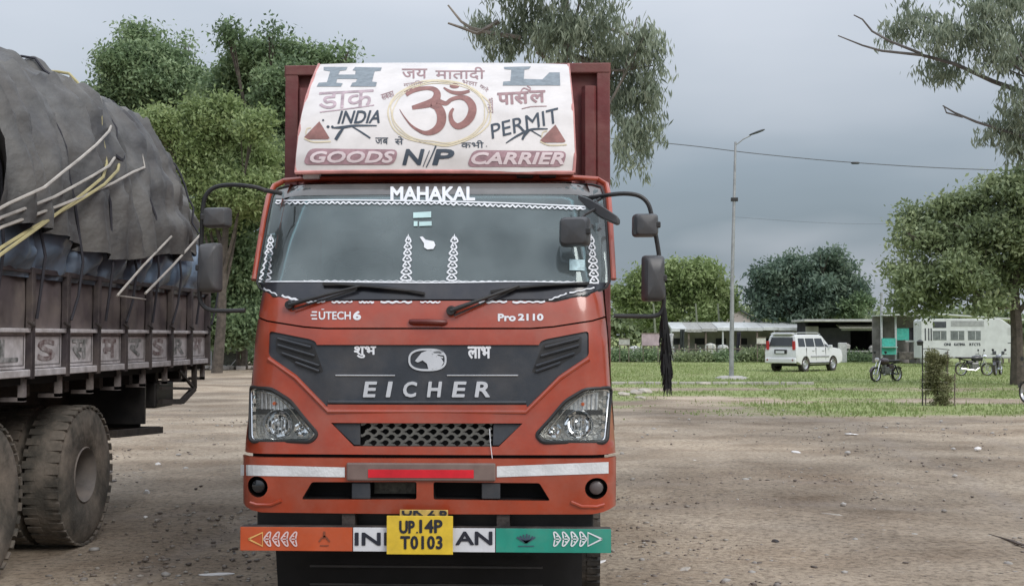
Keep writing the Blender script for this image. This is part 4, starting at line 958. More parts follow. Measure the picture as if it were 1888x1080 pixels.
# --- black tassel hanging from the right mirror arm
tp = Vector(PT(1224, 566, .30))+Vector((XC, DF, 0)); bp_ = Vector(PT(1230, 692, .30))+Vector((XC, DF, 0))
m = MB(); L = tp.z-bp_.z
m.tube([tp, tp+Vector((.005, 0, -L*.3)), tp+Vector((.01, 0, -L*.6)), Vector((bp_.x, tp.y, bp_.z+.02))], [.012, .022, .020, .010], 8)
for k in range(150):
    t = random.random()**.7; z = tp.z-.04-L*.95*t; a = random.random()*6.28; rr = .008+.018*math.sin(PI*min(1, t*.9+.1))*random.random()
    c = Vector((tp.x+.02*t+rr*math.cos(a), tp.y+rr*math.sin(a), z)); m.tube([c, c+Vector((.016*math.cos(a), .016*math.sin(a), -.07-.04*random.random()))], [.007, .002], 4)
tag(m.build('tassel', FLAT), 'long black plaited tassel hanging from the mirror arm right of the red truck', 'tassel')

# ================================================================== LOADED LORRY ON THE LEFT
XL_ = -3.62
lorry = thing('loaded_lorry', 'grey-brown open lorry body seen from behind its wheels, piled high, at the left edge', 'truck', (XL_-1.22, 8.8, 0))
LO_ = Vector((XL_-1.22, 8.8, 0))
def lp(x, y, z): return (x-LO_.x, y-LO_.y, z)
BOARD = M('lorry_board', (.125, .105, .108), .5, var=.4, scale=2.2, dust=.55, bump=.25, bscale=7)
POST = M('lorry_post', (.06, .05, .055), .5, .2, var=.3, dust=.45)
STRIPW = M('lorry_white_strip', (.55, .53, .54), .6, var=.25, scale=9, dust=.5)
Y0, Y1 = 3.9, 12.15; ZB, ZM, ZT = 1.37, 1.64, 2.05; npn = 14; st = (Y1-Y0)/npn
for k in range(npn):
    ya, yb = Y0+st*k, Y0+st*(k+1)
    m = MB(); m.grid(lambda u, v: lp(XL_-.022+.005*math.cos(u*PI*4)+.004*noise.noise(Vector((u*5+k*7, v*2, 0)))-.006*(v*2-1)**2, ya+.02+(st-.04)*u, ZM-.01+(ZT-ZM+.02)*v), 36, 2)
    m.build('side_panel', BOARD, lorry)
    m = MB(); m.box(lp(XL_-.02, (ya+yb)/2, (ZB+ZM)/2), (.03, st-.07, ZM-ZB-.02)); sp = m.build('letter_panel', STRIPW, lorry, bevel=.004)
    glyph = ['र', 'स', 'म', 'S', '0', 'R', 'L', 'S', 'स', 'म', 'र', 'S', 'R', 'म'][k]
    def ls(u, v, l): return lp(XL_-.005+l, ya+st*u, ZM-.01-(ZM-ZB-.02)*v)
    decal('panel_letter', M('faded_red', (.20, .09, .085), .7, var=.5, scale=14, col2=(.46, .43, .43)) if k % 2 else M('faded_green', (.12, .145, .13), .7, var=.5, scale=14, col2=(.46, .45, .45)), sp, [text2d(glyph, (.25, .2, .75, .8), bold=.03)], ls, 0)
    decal('panel_border', M('faded_grey', (.16, .15, .15), .7), sp, [stroke2d([(.12, .1), (.88, .1), (.88, .9), (.12, .9)], .03, 1, True)], ls, 0)
for k in range(npn+1):
    y = Y0+st*k; m = MB(); m.box(lp(XL_+.012, y, (ZB+ZT)/2-.02), (.05, .055, ZT-ZB+.08)); m.build('side_post', POST, lorry, bevel=.006)
    m = MB(); m.box(lp(XL_-.04, y, ZB-.12), (.04, .05, .18)); m.box(lp(XL_-.10, y, ZB-.20), (.16, .05, .03)); m.build('floor_bracket', M('bracket_grey', (.22, .2, .2), .6, var=.4, dust=.5), lorry)
    m = MB(); m.tube([lp(XL_+.04, y-.10, ZM+.06), lp(XL_+.065, y-.06, ZM+.03), lp(XL_+.04, y-.02, ZM+.05)], .012, 6); m.build('rope_hook', STEEL, lorry, True)
for z, h, mt_ in ((ZT, .04, POST), (ZM, .03, STRIPW), (ZB-.02, .05, STRIPW)):
    m = MB(); m.box(lp(XL_-.01, (Y0+Y1)/2, z), (.075, Y1-Y0+.06, h)); m.build('side_rail', mt_, lorry, bevel=.006)
m = MB(); m.box(lp(XL_-.06, (Y0+Y1)/2, (ZB+ZT)/2), (.02, Y1-Y0, ZT-ZB)); m.box(lp(LO_.x-1.19, (Y0+Y1)/2, (ZB+ZT)/2), (.05, Y1-Y0, ZT-ZB)); m.box(lp(LO_.x, Y0, (ZB+ZT)/2), (2.4, .05, ZT-ZB)); m.build('far_board', BOARD, lorry)
m = MB(); m.box(lp(LO_.x, Y1+.02, (ZB+ZT)/2), (2.44, .06, ZT-ZB+.05)); tg = m.build('tailboard', BOARD, lorry, bevel=.01)
m = MB(); m.box(lp(LO_.x, (Y0+Y1)/2, ZB-.06), (2.36, Y1-Y0, .08)); m.build('load_floor', FLAT, lorry)
m = MB()
for sx in (-1, 1): m.box(lp(LO_.x+sx*.42, (Y0+Y1)/2, 1.12), (.09, Y1-Y0, .26))
m.build('chassis_rail', STEEL, lorry)
m = MB()
for k in range(12): m.box(lp(LO_.x, Y0+.3+k*.68, ZB-.14), (2.2, .08, .10))
m.build('cross_bearer', STEEL, lorry)
for y in (9.12, 7.48):
    for sx in (1, -1):
        for dx in (1.06, .72): wheel(lorry, sx*dx, y-LO_.y, .535, .29, sx, .40, dish=.16, lugs=38, matt=M('dusty_tyre', (.085, .078, .066), .9, var=.3, scale=6, bump=.35, bscale=26, dust=.9))
    m = MB(); m.tube([lp(LO_.x-.8, y, .535), lp(LO_.x+.8, y, .535)], .09, 10); m.lathe([(-.16, .05), (-.12, .17), (.12, .17), (.16, .05)], lp(LO_.x, y, .535), 'Y', 16); m.build('axle', STEEL, lorry, True)
m = MB(); m.box(lp(LO_.x, 10.55, 1.02), (2.3, .03, .40)); m.build('mud_flap', BLACK, lorry)
mf = atX(258, 745, XL_-.25)
m = MB(); a, b = atX(222, 730, XL_-.15), atX(290, 768, XL_-.15)
m.box(lp(XL_-.45, 10.62, .93), (.62, .03, .30)); m.build('mud_flap', FLAT, lorry)
m = MB(); p1, p2 = atX(205, 800, XL_-.1), atX(292, 792, XL_-.1)
m.bar(lp(*p1), lp(*p2), .06, .09); m.bar(lp(*p2), lp(p2.x-2.2, p2.y, p2.z), .06, .09); m.build('guard_beam', STEEL, lorry)
m = MB(); P = [atX(*p, XL_-.02) for p in ((295, 740), (335, 740), (358, 716), (358, 672))]
P = [Vector(lp(*p)) for p in P]
for a, b in zip(P, P[1:]): m.bar(a, b, .045)
Q = [Vector(lp(*atX(*p, XL_-.02))) for p in ((296, 715), (352, 716))]; m.bar(Q[0], Q[1], .025)
m.bar(Vector(lp(*atX(330, 682, XL_-.02))), P[2], .025); m.bar(P[1], P[1]+Vector((-2.1, 0, 0)), .05)
m.build('rear_underrun_frame', STEEL, lorry)
m = MB(); m.box(lp(XL_-.35, 11.1, 1.06), (.55, .5, .24)); o = m.build('tool_box', BLACK, lorry, bevel=.02)

# tarpaulin over the load
TC = Vector((XL_-1.22, 8.3, 0))
def tarp_pt(y, th, blow=0):
    """th 0 = near (right) lower edge, pi = far lower edge"""
    e = max(0, (y-10.3)/2.15); e0 = max(0, (4.6-y)/1.0); k = math.sqrt(max(0, 1-min(1, e)**2.6))*math.sqrt(max(0, 1-min(1, e0)**2.4))
    H = (1.66+.16*sm(9.5, 7, y)+.10*math.sin(y*1.3+.5)+.06*math.sin(y*2.9))*(.36+.64*k); Wd = 1.24*(.75+.25*k)
    c, s_ = math.cos(th), math.sin(th); ex = .50
    x = Wd*math.copysign(abs(c)**.62, c); z = 2.02+H*max(0, s_)**.86
    ph = (y-Y0)/st; pinch = abs(math.sin(PI*ph))
    n = noise.fractal(Vector((y*1.1, th*1.2, 2)), 1, 2, 2)
    fold = .12*pinch**.6-.03+.05*n+.022*math.sin(y*17+4*noise.noise(Vector((y*1.3, th*2, 0))))*(.25+abs(c))+.040*noise.noise(Vector((y*4, th*2.0, 7)))+.018*(1-min(1, abs(noise.noise(Vector((y*2.4, th*5.5, 3))))*3))**2+.045*(1-min(1, abs(noise.noise(Vector((y*2.6+.5*th, th*.9, 3))))*3.2))**2+.028*(1-min(1, abs(noise.noise(Vector((y*1.3-1.1*th, th*2.4+y*.8, 8))))*4.5))**2*(1-pinch)+.018*math.sin(th*26+3*noise.noise(Vector((y*2.2, th, 1))))*max(0, noise.noise(Vector((y*.9, th*1.4, 4))))*3
    fold += .035*(1-abs(2*((y*2.3+.8*noise.noise(Vector((y*.7, th*2, 3))))%1)-1))**3*(.4+abs(c))+blow
    d = Vector((c*.9, 0, s_)); d.normalize()
    return Vector((TC.x+x, y, z))+d*fold
TARP = M('tarpaulin', (.062, .061, .064), .55, var=.3, scale=1.6, dust=.16, bump=.5, bscale=16, dist=.02, col2=(.14, .138, .13))
tarp = thing('tarpaulin', 'bulging dark grey tarpaulin roped down over the load of the left lorry', 'tarpaulin', tuple(TC))
def tl(p): return (p[0]-TC.x, p[1]-TC.y, p[2])
m = MB(); NU, NV = 420, 170
def tg_(u, v):
    y = 3.75+(12.42-3.75)*u; th = PI*v; p = tarp_pt(y, th)
    if v < .10 or v > .90:
        t = (v/.10 if v < .5 else (1-v)/.10); p.x -= (.15*(1-min(1, t)) if v < .5 else 0); p.z = max(p.z, 2.0)*t+(2.54+.22*noise.noise(Vector((y*.8, 0, 0)))-.10*abs(math.sin(PI*(y-Y0)/st))+.05*math.sin(y*9))*(1-t) if t < 1 else p.z
    return tl(p)
m.grid(tg_, NU, NV); m.build('cover_sheet', TARP, tarp, True, ang=180)
m = MB()   # overlapping second sheet edge with loose folds on the near side
m.grid(lambda u, v: tl(tarp_pt(7.2+3.9*u, .10+.9*v+.10*math.sin(u*9)*(1-v)*.3, .045+.03*math.sin(u*31+v*3)*(1-v))), 90, 30)
m.build('cover_fold', TARP, tarp, True, ang=180)
BLUE = M('blue_tarp', (.14, .20, .28), .35, var=.35, scale=3.5, bump=.4, bscale=10, dist=.03, dust=.3, coat=.2)
blue = tag(MB().grid(lambda u, v: (lambda y, z, b: (XL_-.10+b, y, z))(Y0+.1+(Y1-Y0-.15)*u, 2.0+(.62+.12*noise.noise(Vector((u*14, 3, 0)))+.07*abs(math.sin(PI*u*npn)))*v,
      (.09+.17*math.sin(PI*min(1, v*1.15))*(abs(math.sin(PI*(u*npn+.02)))**.5)+.05*noise.fractal(Vector((u*30, v*3, 0)), 1, 2, 4)-.12*v)), 280, 22).build('blue_sheet', BLUE, None, True, ang=180), 'crumpled blue plastic sheet along the top of the left lorry side board', 'sheet')
# ropes
ROPEW = M('pale_rope', (.42, .39, .35), .8, var=.2); ROPEY = M('yellow_rope', (.42, .37, .19), .8, var=.2); ROPED = M('dark_rope', (.035, .035, .045), .8)
fw = Vector((-syw*cpt, cyw*cpt, spt)); rt = Vector((cyw, syw, 0)); upv = rt.cross(fw)
def proj(p):
    d = Vector(p)-Vector((0, 0, CAMZ)); z = d.dot(fw); return CX+FPX*d.dot(rt)/z, CY-FPX*d.dot(upv)/z
TP = [tarp_pt(y, th, .02) for y in np.linspace(3.8, 12.4, 170) for th in np.linspace(.25, 2.0, 70)]; TQ = np.array([proj(p) for p in TP]); TY = np.array([p.y for p in TP]); TA = np.array([tuple(p) for p in TP])
def onT(px, py):
    d = np.hypot(TQ[:, 0]-px, TQ[:, 1]-py); k = np.argmin(d*1.0+np.where(d < 14, TY*1.5-40, 1e3+d)); return TP[k]+Vector((.02, -.02, .01))
def rope(pts, X, mat, r, nT=1, push=True):
    P = [atX(*p, X) for p in pts[:len(pts)-nT]]+[onT(*p) for p in pts[len(pts)-nT:]]; Q = []
    for a, b in zip(P, P[1:]): Q += [a.lerp(b, i/6)-Vector((0, 0, (.03 if push else 0)*math.sin(PI*i/6))) for i in range(6)]
    Q.append(P[-1])
    for q_ in (Q if push else []):
        near = (np.abs(TA[:, 1]-q_.y) < .09) & (np.abs(TA[:, 2]-q_.z) < .10)
        if near.any(): q_.x = max(q_.x, TA[near, 0].max()+.04)
    for _ in range(2):
        for i in range(1, len(Q)-1): Q[i].x = max(Q[i].x, (Q[i-1].x+Q[i+1].x)/2)
    if nT and push:      # the rope goes on over the ridge, lying on the cover
        d = [abs(p.y-Q[-1].y)+(p-Q[-1]).length for p in TP]; k = int(np.argmin(d)); yk, tk = np.linspace(3.8, 12.4, 170)[k//70], np.linspace(.25, 2.0, 70)[k % 70]
        Q = Q[:-1]+[tarp_pt(yk+.04*j, tk+.09*j, .03) for j in range(int((2.4-tk)/.09))]
    m = MB(); m.tube([tuple(tl(p)) for p in Q], r, 6); return m.build('rope', mat, tarp, True)
RX = XL_+.20
rope([(-120, 445), (0, 376), (203, 222)], RX, ROPEW, .011); rope([(-120, 460), (0, 402), (208, 291)], RX, ROPEW, .011)
rope([(-90, 520), (0, 458), (215, 290)], RX, ROPEY, .012); rope([(-90, 530), (0, 470), (196, 303)], RX+.03, ROPEY, .012)
rope([(-90, 462), (0, 420), (262, 303)], RX, ROPEW, .011); rope([(213, 286), (222, 292), (219, 300), (210, 294)], RX, ROPED, .02, 4, False)
rope([(216, 545), (262, 492), (316, 436)], XL_+.20, ROPEW, .010, 0, False); rope([(268, 541), (320, 488), (368, 434)], XL_+.20, ROPEW, .011, 0, False); rope([(216, 545), (268, 552)], XL_+.16, ROPEW, .008, 0, False)
for k in range(npn+1):     # lashings that press into the tarpaulin at each post
    y = min(Y0+st*k+.05*math.sin(k*5), 12.2); m = MB(); pts = []
    for t in np.linspace(.0, 1, 26): pts.append(tl(tarp_pt(y+.03*math.sin(t*9+k), (.30+2.1*t), .048)))
    low = [tl((XL_+.05, y+.04*math.sin(k*3), ZM+.08)), tl((XL_+.075, y+.03, 1.9)), tl((XL_+.11, y+.02, 2.15))]
    m.tube(low+pts, .011, 5); m.build('rope', ROPED, tarp, True)

# ================================================================== TREES
def mk_lobes(Y, L, dY=1.0, sc=1.0):
    out = []
    for (px, py, rx, ry) in L:
        p = atY(px, py, Y); k = Y/FPX; out.append((p.x, Y+random.uniform(-dY, dY), p.z, rx*k*sc, max(rx, ry)*k*.9*sc, ry*k*sc))
    return out
def foliage(name, lobes, n, leaf, mat, parent, ncl=60, csig=.32, droop=0, asp=.45, hang=0, top=.25, shell=.45):
    vol = np.array([a[3]*a[5] for a in lobes]); pr = vol/vol.sum()
    C = []; 
    for i in range(ncl*len(lobes)):
        a = lobes[rng.choice(len(lobes), p=pr)]; d = unit(rng.normal(size=(1, 3)))[0]; r = rng.random()**shell
        C.append((a[0]+d[0]*a[3]*r, a[1]+d[1]*a[4]*r, a[2]+d[2]*a[5]*r, r, d[2]))
    C = np.array(C); k = rng.integers(0, len(C), n); cl = C[k]
    if hang:      # weeping strings of narrow leaves
        ns = len(C); per = max(1, n//ns); k = np.repeat(np.arange(ns), per); n = len(k); cl = C[k]
        ln = (.35+.65*rng.random(ns))*hang; t = rng.random(n); sway = rng.normal(size=(ns, 2))*.16
        P = np.stack([cl[:, 0]+sway[k, 0]*t+rng.normal(size=n)*csig, cl[:, 1]+sway[k, 1]*t+rng.normal(size=n)*csig, cl[:, 2]-ln[k]*t], 1)
        ax = unit(np.stack([rng.normal(size=n)*.42, rng.normal(size=n)*.42, -np.ones(n)], 1)); nr = unit(np.cross(ax, unit(rng.normal(size=(n, 3)))))
        sd_ = np.cross(ax, nr)
    else:
        off = rng.normal(size=(n, 3))*csig*np.array([1, 1, .75]); P = cl[:, :3]+off; P[:, 2] -= droop*np.linalg.norm(off, axis=1)
        nr = unit(rng.normal(size=(n, 3))+np.array([0, 0, .9])); ax = unit(np.cross(nr, unit(rng.normal(size=(n, 3))))-np.array([0, 0, .35])); sd_ = np.cross(ax, nr)
    L = leaf*(.6+.8*rng.random(n)); Wd = L*asp
    a = ax*L[:, None]*.5; b = sd_*Wd[:, None]*.5
    V = np.stack([P-a, P+b-a*.1, P+a, P-b-a*.1], 1).reshape(-1, 3); F_ = np.arange(4*n).reshape(n, 4)
    base = rng.random(len(C)); tint = np.clip(base[k]*.75+.25*rng.random(n)-.0, 0, 1)
    o = np_mesh(name, V, F_, mat, parent, tint)
    return o, C
BARK = M('bark', (.09, .075, .062), .9, var=.4, scale=4, bump=.8, bscale=18, dist=.04)
BARKP = M('pale_bark', (.24, .215, .19), .85, var=.35, scale=3, bump=.4, bscale=12)
def tree(name, label, base, top, lobes, n, leaf, mat, bark=BARK, r=.18, group=None, parent_loc=None, limbs=10, **kw):
    t = thing(name, label, 'tree', base, 0, group); B = Vector(base)
    o, C = foliage('crown', [(a[0]-B.x, a[1]-B.y, a[2]-B.z, *a[3:]) for a in lobes], n, leaf, mat, t, **kw)
    m = MB(); T = Vector(top)-B; w = Vector((.08*T.z*.3, 0, 0))
    trunk = [Vector((0, 0, -.15)), T*.3+w*.3, T*.65-w*.2, T]; trunk = catmull(trunk, 5)
    m.tube([tuple(p) for p in trunk], [r*(1.25-.75*i/len(trunk)) for i in range(len(trunk))], 9); tr = m.build('trunk', bark, t, True)
    m = MB(); idx = rng.choice(len(lobes), min(limbs, len(lobes)), replace=False)
    for i in idx:
        a = lobes[i]; e = Vector(a[:3])-B; s0 = trunk[int(len(trunk)*random.uniform(.45, .95))]; mid = (s0+e)/2+Vector((0, 0, -.12*(e-s0).length))
        P = catmull([s0, mid, e], 5); m.tube([tuple(p) for p in P], [r*.5*(1-.8*j/len(P)) for j in range(len(P))], 6)
        for q_ in range(4):
            e2 = e+Vector((random.uniform(-1, 1)*a[3], random.uniform(-1, 1)*a[4], random.uniform(-.3, 1)*a[5]))*.85; m.tube([tuple(P[int(len(P)*.7)]), tuple(e2)], [r*.16, .012], 5)
    m.build('branches', bark, t, True); return t
G1 = leafmat('leaf_deep', (.10, .15, .085), (.20, .285, .145), (.34, .43, .24))
G2 = leafmat('leaf_bright', (.15, .205, .085), (.26, .34, .14), (.40, .47, .23))
G3 = leafmat('leaf_euc', (.15, .19, .14), (.26, .31, .22), (.44, .49, .38))
G4 = leafmat('leaf_neem', (.13, .17, .095), (.25, .31, .16), (.39, .44, .25))
G5 = leafmat('leaf_blue', (.070, .110, .090), (.125, .185, .135), (.22, .28, .20))
def gb(px, Y): p = atY(px, 620, Y); return (p.x, Y, gz(p.x, Y))
Lb = lambda Y, L, **k: mk_lobes(Y, L, **k)
tree('broadleaf_tree', 'tall dark green tree rising behind the tarpaulin load, left of the other tall crown', gb(300, 74), tuple(atY(285, 220, 74)),
     Lb(74, [(250, 72, 24, 22), (300, 118, 40, 30), (235, 130, 32, 34), (212, 180, 26, 26), (350, 150, 30, 26), (290, 190, 50, 34), (385, 190, 32, 26), (240, 245, 40, 34), (332, 74, 9, 12), (205, 112, 12, 12), (395, 152, 11, 9), (300, 260, 50, 40), (280, 60, 12, 10), (350, 220, 40, 30), (300, 160, 60, 40), (390, 230, 50, 40), (420, 260, 40, 40), (410, 190, 30, 26)], dY=2), 72000, .31, G1, r=.42, ncl=22, csig=.50, shell=.4)
tree('broadleaf_tree', 'dark green tree whose crown touches the left side of the red truck box', gb(520, 70), tuple(atY(520, 250, 70)),
     Lb(70, [(460, 100, 28, 30), (520, 108, 40, 30), (575, 120, 38, 28), (620, 130, 24, 24), (480, 165, 44, 34), (545, 180, 50, 44), (490, 240, 50, 50), (560, 290, 50, 60), (436, 78, 12, 11), (500, 70, 14, 9), (640, 96, 8, 8), (430, 210, 30, 26), (420, 130, 10, 24)], dY=2), 76000, .30, G1, r=.40, ncl=22, csig=.48, shell=.4)
tree('young_tree', 'yellow-green bushy tree in front of the dark trees, between the lorry and the red truck', gb(400, 60), tuple(atY(420, 380, 60)),
     Lb(60, [(300, 232, 40, 22), (350, 210, 34, 28), (400, 225, 38, 30), (360, 262, 44, 26), (440, 265, 40, 34), (420, 330, 46, 34), (470, 305, 32, 36), (258, 235, 22, 15), (480, 240, 30, 26), (350, 320, 36, 26), (408, 190, 26, 16), (400, 370, 40, 24), (460, 370, 36, 26), (340, 280, 60, 30), (400, 300, 60, 40), (455, 350, 50, 40), (385, 390, 40, 30)], dY=2), 66000, .25, G2, r=.24, ncl=20, csig=.38, shell=.3)
tree('shade_tree', 'low dark leafy tree filling the gap between the lorry and the red truck', gb(445, 66), tuple(atY(450, 430, 66)),
     Lb(66, [(400, 400, 40, 40), (460, 400, 44, 40), (430, 455, 50, 36), (480, 490, 40, 40), (400, 520, 40, 30), (450, 545, 50, 30), (380, 470, 30, 30), (500, 440, 36, 50), (430, 590, 60, 30), (410, 440, 40, 50), (440, 510, 50, 40), (400, 560, 40, 30), (470, 600, 50, 30), (400, 610, 50, 24)], dY=2), 70000, .29, G1, r=.28, ncl=24, csig=.42, shell=.35)
# dead-looking undergrowth behind the trucks at left
def bush(name, label, cx, Y, wpx, hpx, n, leaf, mat, cat='bush', group=None, **k):
    b = gb(cx, Y); s = Y/FPX; t = thing(name, label, cat, b, 0, group)
    lobes = [(random.uniform(-.8, .8)*wpx*s*.5, random.uniform(-.4, .4), hpx*s*random.uniform(.3, .62), wpx*s*.28, wpx*s*.22, hpx*s*.38) for _ in range(6)]
    foliage('foliage', lobes, n, leaf, mat, t, **k)
    m = MB()
    for i in range(5): m.tube([(0, 0, -.05), (random.uniform(-.3, .3)*wpx*s, random.uniform(-.2, .2), hpx*s*.7)], [.03, .008], 5)
    m.build('stems', BARK, t, True); return t
for i, (px, Y, w, h) in enumerate(((330, 76, 160, 75), (440, 78, 150, 62), (540, 76, 150, 80))):
    bush('bush', ['dark bush mostly behind the loaded lorry tail', 'dark bush in the gap between lorry and red truck, behind the cart', 'dark bush hidden mostly by the red truck cab'][i], px, Y, w, h, 9000, .22, G1)

euc = tree('eucalyptus_tree', 'tall weeping eucalyptus behind the red truck box, its leaves hanging right of it', gb(1045, 26), tuple(atY(1045, -60, 26)),
     Lb(26, [(890, 20, 40, 26), (930, 55, 46, 40), (985, 30, 60, 40), (1040, 50, 60, 45), (1090, 40, 60, 40), (1130, 80, 55, 45), (1185, 75, 32, 38), (1200, 130, 34, 46), (1185, 190, 40, 44), (1150, 150, 40, 40), (1160, 240, 40, 44), (1150, 285, 34, 30), (1195, 235, 24, 30), (960, -40, 90, 40), (1080, -50, 110, 50), (1000, -120, 90, 50), (1040, 95, 40, 16)], dY=.7),
     19000, .19, G3, bark=BARKP, r=.10, limbs=6, ncl=40, csig=.08, hang=.75, asp=.19)
m = MB()
for P in ([(826, 10), (850, 40), (868, 52), (900, 60), (960, 70)], [(826, 43), (858, 54), (880, 62), (920, 40)], [(1045, 110), (1046, 160), (1048, 240)], [(990, 95), (1015, 112), (1045, 118)], [(1045, 60), (1110, 50), (1180, 70)], [(1045, 100), (1120, 120), (1190, 150)], [(1046, 180), (1120, 200), (1165, 240)]):
    m.tube([tuple(Vector(atY(*p, 26))-euc.location) for p in P], [.045*(1-i/len(P))+.012 for i in range(len(P))][::-1 if P[0][0] < 900 else 1], 5)
m.build('branches', BARKP, euc, True)
e2 = tree('eucalyptus_tree', 'grey-green eucalyptus boughs reaching in from the top right corner', gb(2110, 21), tuple(atY(2080, 60, 21)),
     Lb(21, [(1665, 35, 34, 24), (1720, 60, 42, 36), (1780, 50, 50, 40), (1840, 30, 55, 36), (1760, 110, 44, 26), (1820, 110, 50, 36), (1880, 90, 50, 50), (1870, 180, 40, 40), (1850, 235, 44, 26), (1900, 220, 50, 40), (1690, 20, 40, 20), (1880, 265, 26, 16), (1990, 100, 80, 80), (2050, 0, 120, 90), (2080, 180, 90, 60), (1950, -60, 130, 60), (1820, -30, 80, 30)], dY=.6),
     24000, .14, G3, bark=M('grey_bark', (.14, .13, .125), .85, var=.3), r=.09, limbs=3, ncl=44, csig=.10, hang=.36, asp=.22)
m = MB()
for P, r in (([(1545, 66), (1590, 84), (1625, 94), (1700, 102), (1760, 118), (1830, 150), (1880, 168), (1990, 200), (2090, 260)], .05), ([(1574, 28), (1590, 36), (1608, 58), (1640, 76), (1700, 100)], .02), ([(1738, 195), (1760, 208), (1800, 225), (1880, 250), (2000, 300)], .03), ([(1740, 195), (1745, 208), (1775, 216)], .012), ([(1700, 30), (1780, 60), (1900, 100), (2080, 120)], .03)):
    n_ = len(P); m.tube([tuple(Vector(atY(*p, 21))-e2.location) for p in P], [.010+r*i/n_ for i in range(n_)], 6)
m.build('branches', M('grey_bark', (.14, .13, .125), .85, var=.3), e2, True)
tree('neem_tree', 'large olive-green tree with a dark trunk at the right edge, over the white van', gb(1874, 46), tuple(atY(1868, 420, 46)),
     Lb(46, [(1700, 395, 22, 24), (1760, 390, 46, 32), (1820, 365, 50, 34), (1880, 350, 50, 34), (1720, 440, 44, 34), (1790, 430, 60, 44), (1860, 430, 60, 50), (1700, 500, 44, 36), (1770, 500, 60, 44), (1850, 500, 60, 40), (1700, 550, 44, 26), (1780, 550, 60, 24), (1930, 430, 60, 80), (1668, 440, 14, 30), (1665, 520, 16, 30), (1960, 520, 60, 50), (1860, 300, 1, 1)]),
     52000, .20, G4, r=.22, ncl=18, csig=.28, shell=.35)
tree('round_tree', 'bright green round tree beside the truck mirror, left of the lamp post', gb(1240, 104), tuple(atY(1240, 560, 104)),
     Lb(104, [(1190, 530, 34, 34), (1240, 515, 34, 30), (1290, 505, 34, 26), (1310, 540, 36, 34), (1260, 550, 44, 34), (1170, 560, 34, 28), (1210, 575, 40, 24), (1300, 575, 46, 24), (1335, 560, 20, 24), (1150, 545, 18, 26)]), 26000, .38, G2, r=.3, ncl=16, csig=.48, shell=.3)
tree('round_tree', 'dark green domed tree behind the shed, right of the lamp post', gb(1490, 98), tuple(atY(1490, 570, 98)),
     Lb(98, [(1410, 510, 26, 26), (1450, 500, 36, 28), (1500, 490, 40, 28), (1545, 495, 34, 26), (1560, 530, 26, 30), (1500, 530, 56, 32), (1430, 545, 44, 32), (1480, 570, 70, 24), (1550, 570, 44, 22), (1405, 565, 22, 22), (1520, 470, 20, 10)]), 28000, .38, G5, r=.3, ncl=16, csig=.48, shell=.3)
tree('wispy_tree', 'small wispy dark tree on the skyline over the shop roof', gb(1582, 96), tuple(atY(1582, 560, 96)),
     Lb(96, [(1582, 552, 18, 8), (1600, 556, 12, 7), (1578, 570, 16, 12), (1560, 558, 10, 8)]), 2600, .34, G1, r=.10, ncl=10, csig=.28)
# far mass of trees behind everything
fl = []
for px in range(-260, 2200, 26): fl += mk_lobes(150, [(px, 592+random.uniform(-8, 10), 24, random.uniform(14, 26)), (px, 612, 26, 16)])
o, _ = foliage('distant_trees', fl, 52000, .9, G4, None, ncl=5, csig=.9)
tag(o, 'continuous dark line of far trees and scrub along the horizon', 'trees', kind='stuff')

# ================================================================== LAMP POST, CABLES
lb = gb(1348, 52.9); t = thing('street_lamp', 'tall thin galvanised street lamp with one arm to the right, on the grass', 'street lamp', lb)
LB = Vector(lb); tp_ = atY(1356, 262, 52.9)-LB
GALV = M('galvanised', (.36, .37, .38), .5, .5, var=.2, scale=3)
m = MB(); m.tube([(0, 0, 0), (tp_.x*.3, 0, tp_.z*.45), (tp_.x, 0, tp_.z)], [.11, .085, .05], 10); m.build('pole', GALV, t, True)
a, b = atY(1356, 268, 52.9)-LB, atY(1384, 250, 52.9)-LB; m = MB(); m.tube([tuple(a), tuple(a.lerp(b, .5)+Vector((0, 0, .05))), tuple(b)], .028, 8); m.build('arm', GALV, t, True)
c = atY(1396, 244, 52.9)-LB; m = MB(); m.lathe([(-.38, .03), (-.3, .07), (0, .10), (.25, .09), (.36, .03)], (0, 0, 0), 'X', 12)
h = m.build('lamp_head', M('lamp_dark', (.05, .055, .06), .5), t, True, loc=c); h.scale = (1, 1, .55); h.rotation_euler = (0, R(-20), 0)
m = MB(); m.box(tuple(atY(1354, 368, 52.9)-LB), (.3, .16, .16)); m.build('junction_box', BLACK, t)
m = MB(); m.lathe([(0, .75), (.10, .68), (.16, .45), (.16, .0)], (0, 0, -.04), 'Z', 14); m.build('plinth', M('concrete', (.42, .40, .37), .9, var=.2, scale=5, bump=.4), t, True)
def cable(name, label, pts, Y, r):
    P = catmull([atY(*p, Y) for p in pts], 8); m = MB(); m.tube([tuple(p) for p in P], r, 5); tag(m.build(name, M('cable_grey', (.12, .125, .14), .7), None, True), label, 'cable'); return P
P = cable('power_cable', 'upper overhead power cable sagging past the lamp post', [(600, 215), (900, 238), (1225, 264), (1400, 284), (1576, 300), (1820, 313), (2250, 322)], 60, .022)
m = MB(); c = atY(1577, 300, 60); m.lathe([(-.22, .02), (-.15, .06), (.15, .06), (.22, .02)], tuple(c-Vector((0, 0, .02))), 'X', 8); tag(m.build('cable_joint', BLACK, None, True), 'small dark splice hanging on the upper overhead cable', 'cable joint')
cable('power_cable', 'faint lower overhead cable above the far round trees', [(1350, 400), (1590, 413), (1900, 404), (2200, 380)], 110, .011)

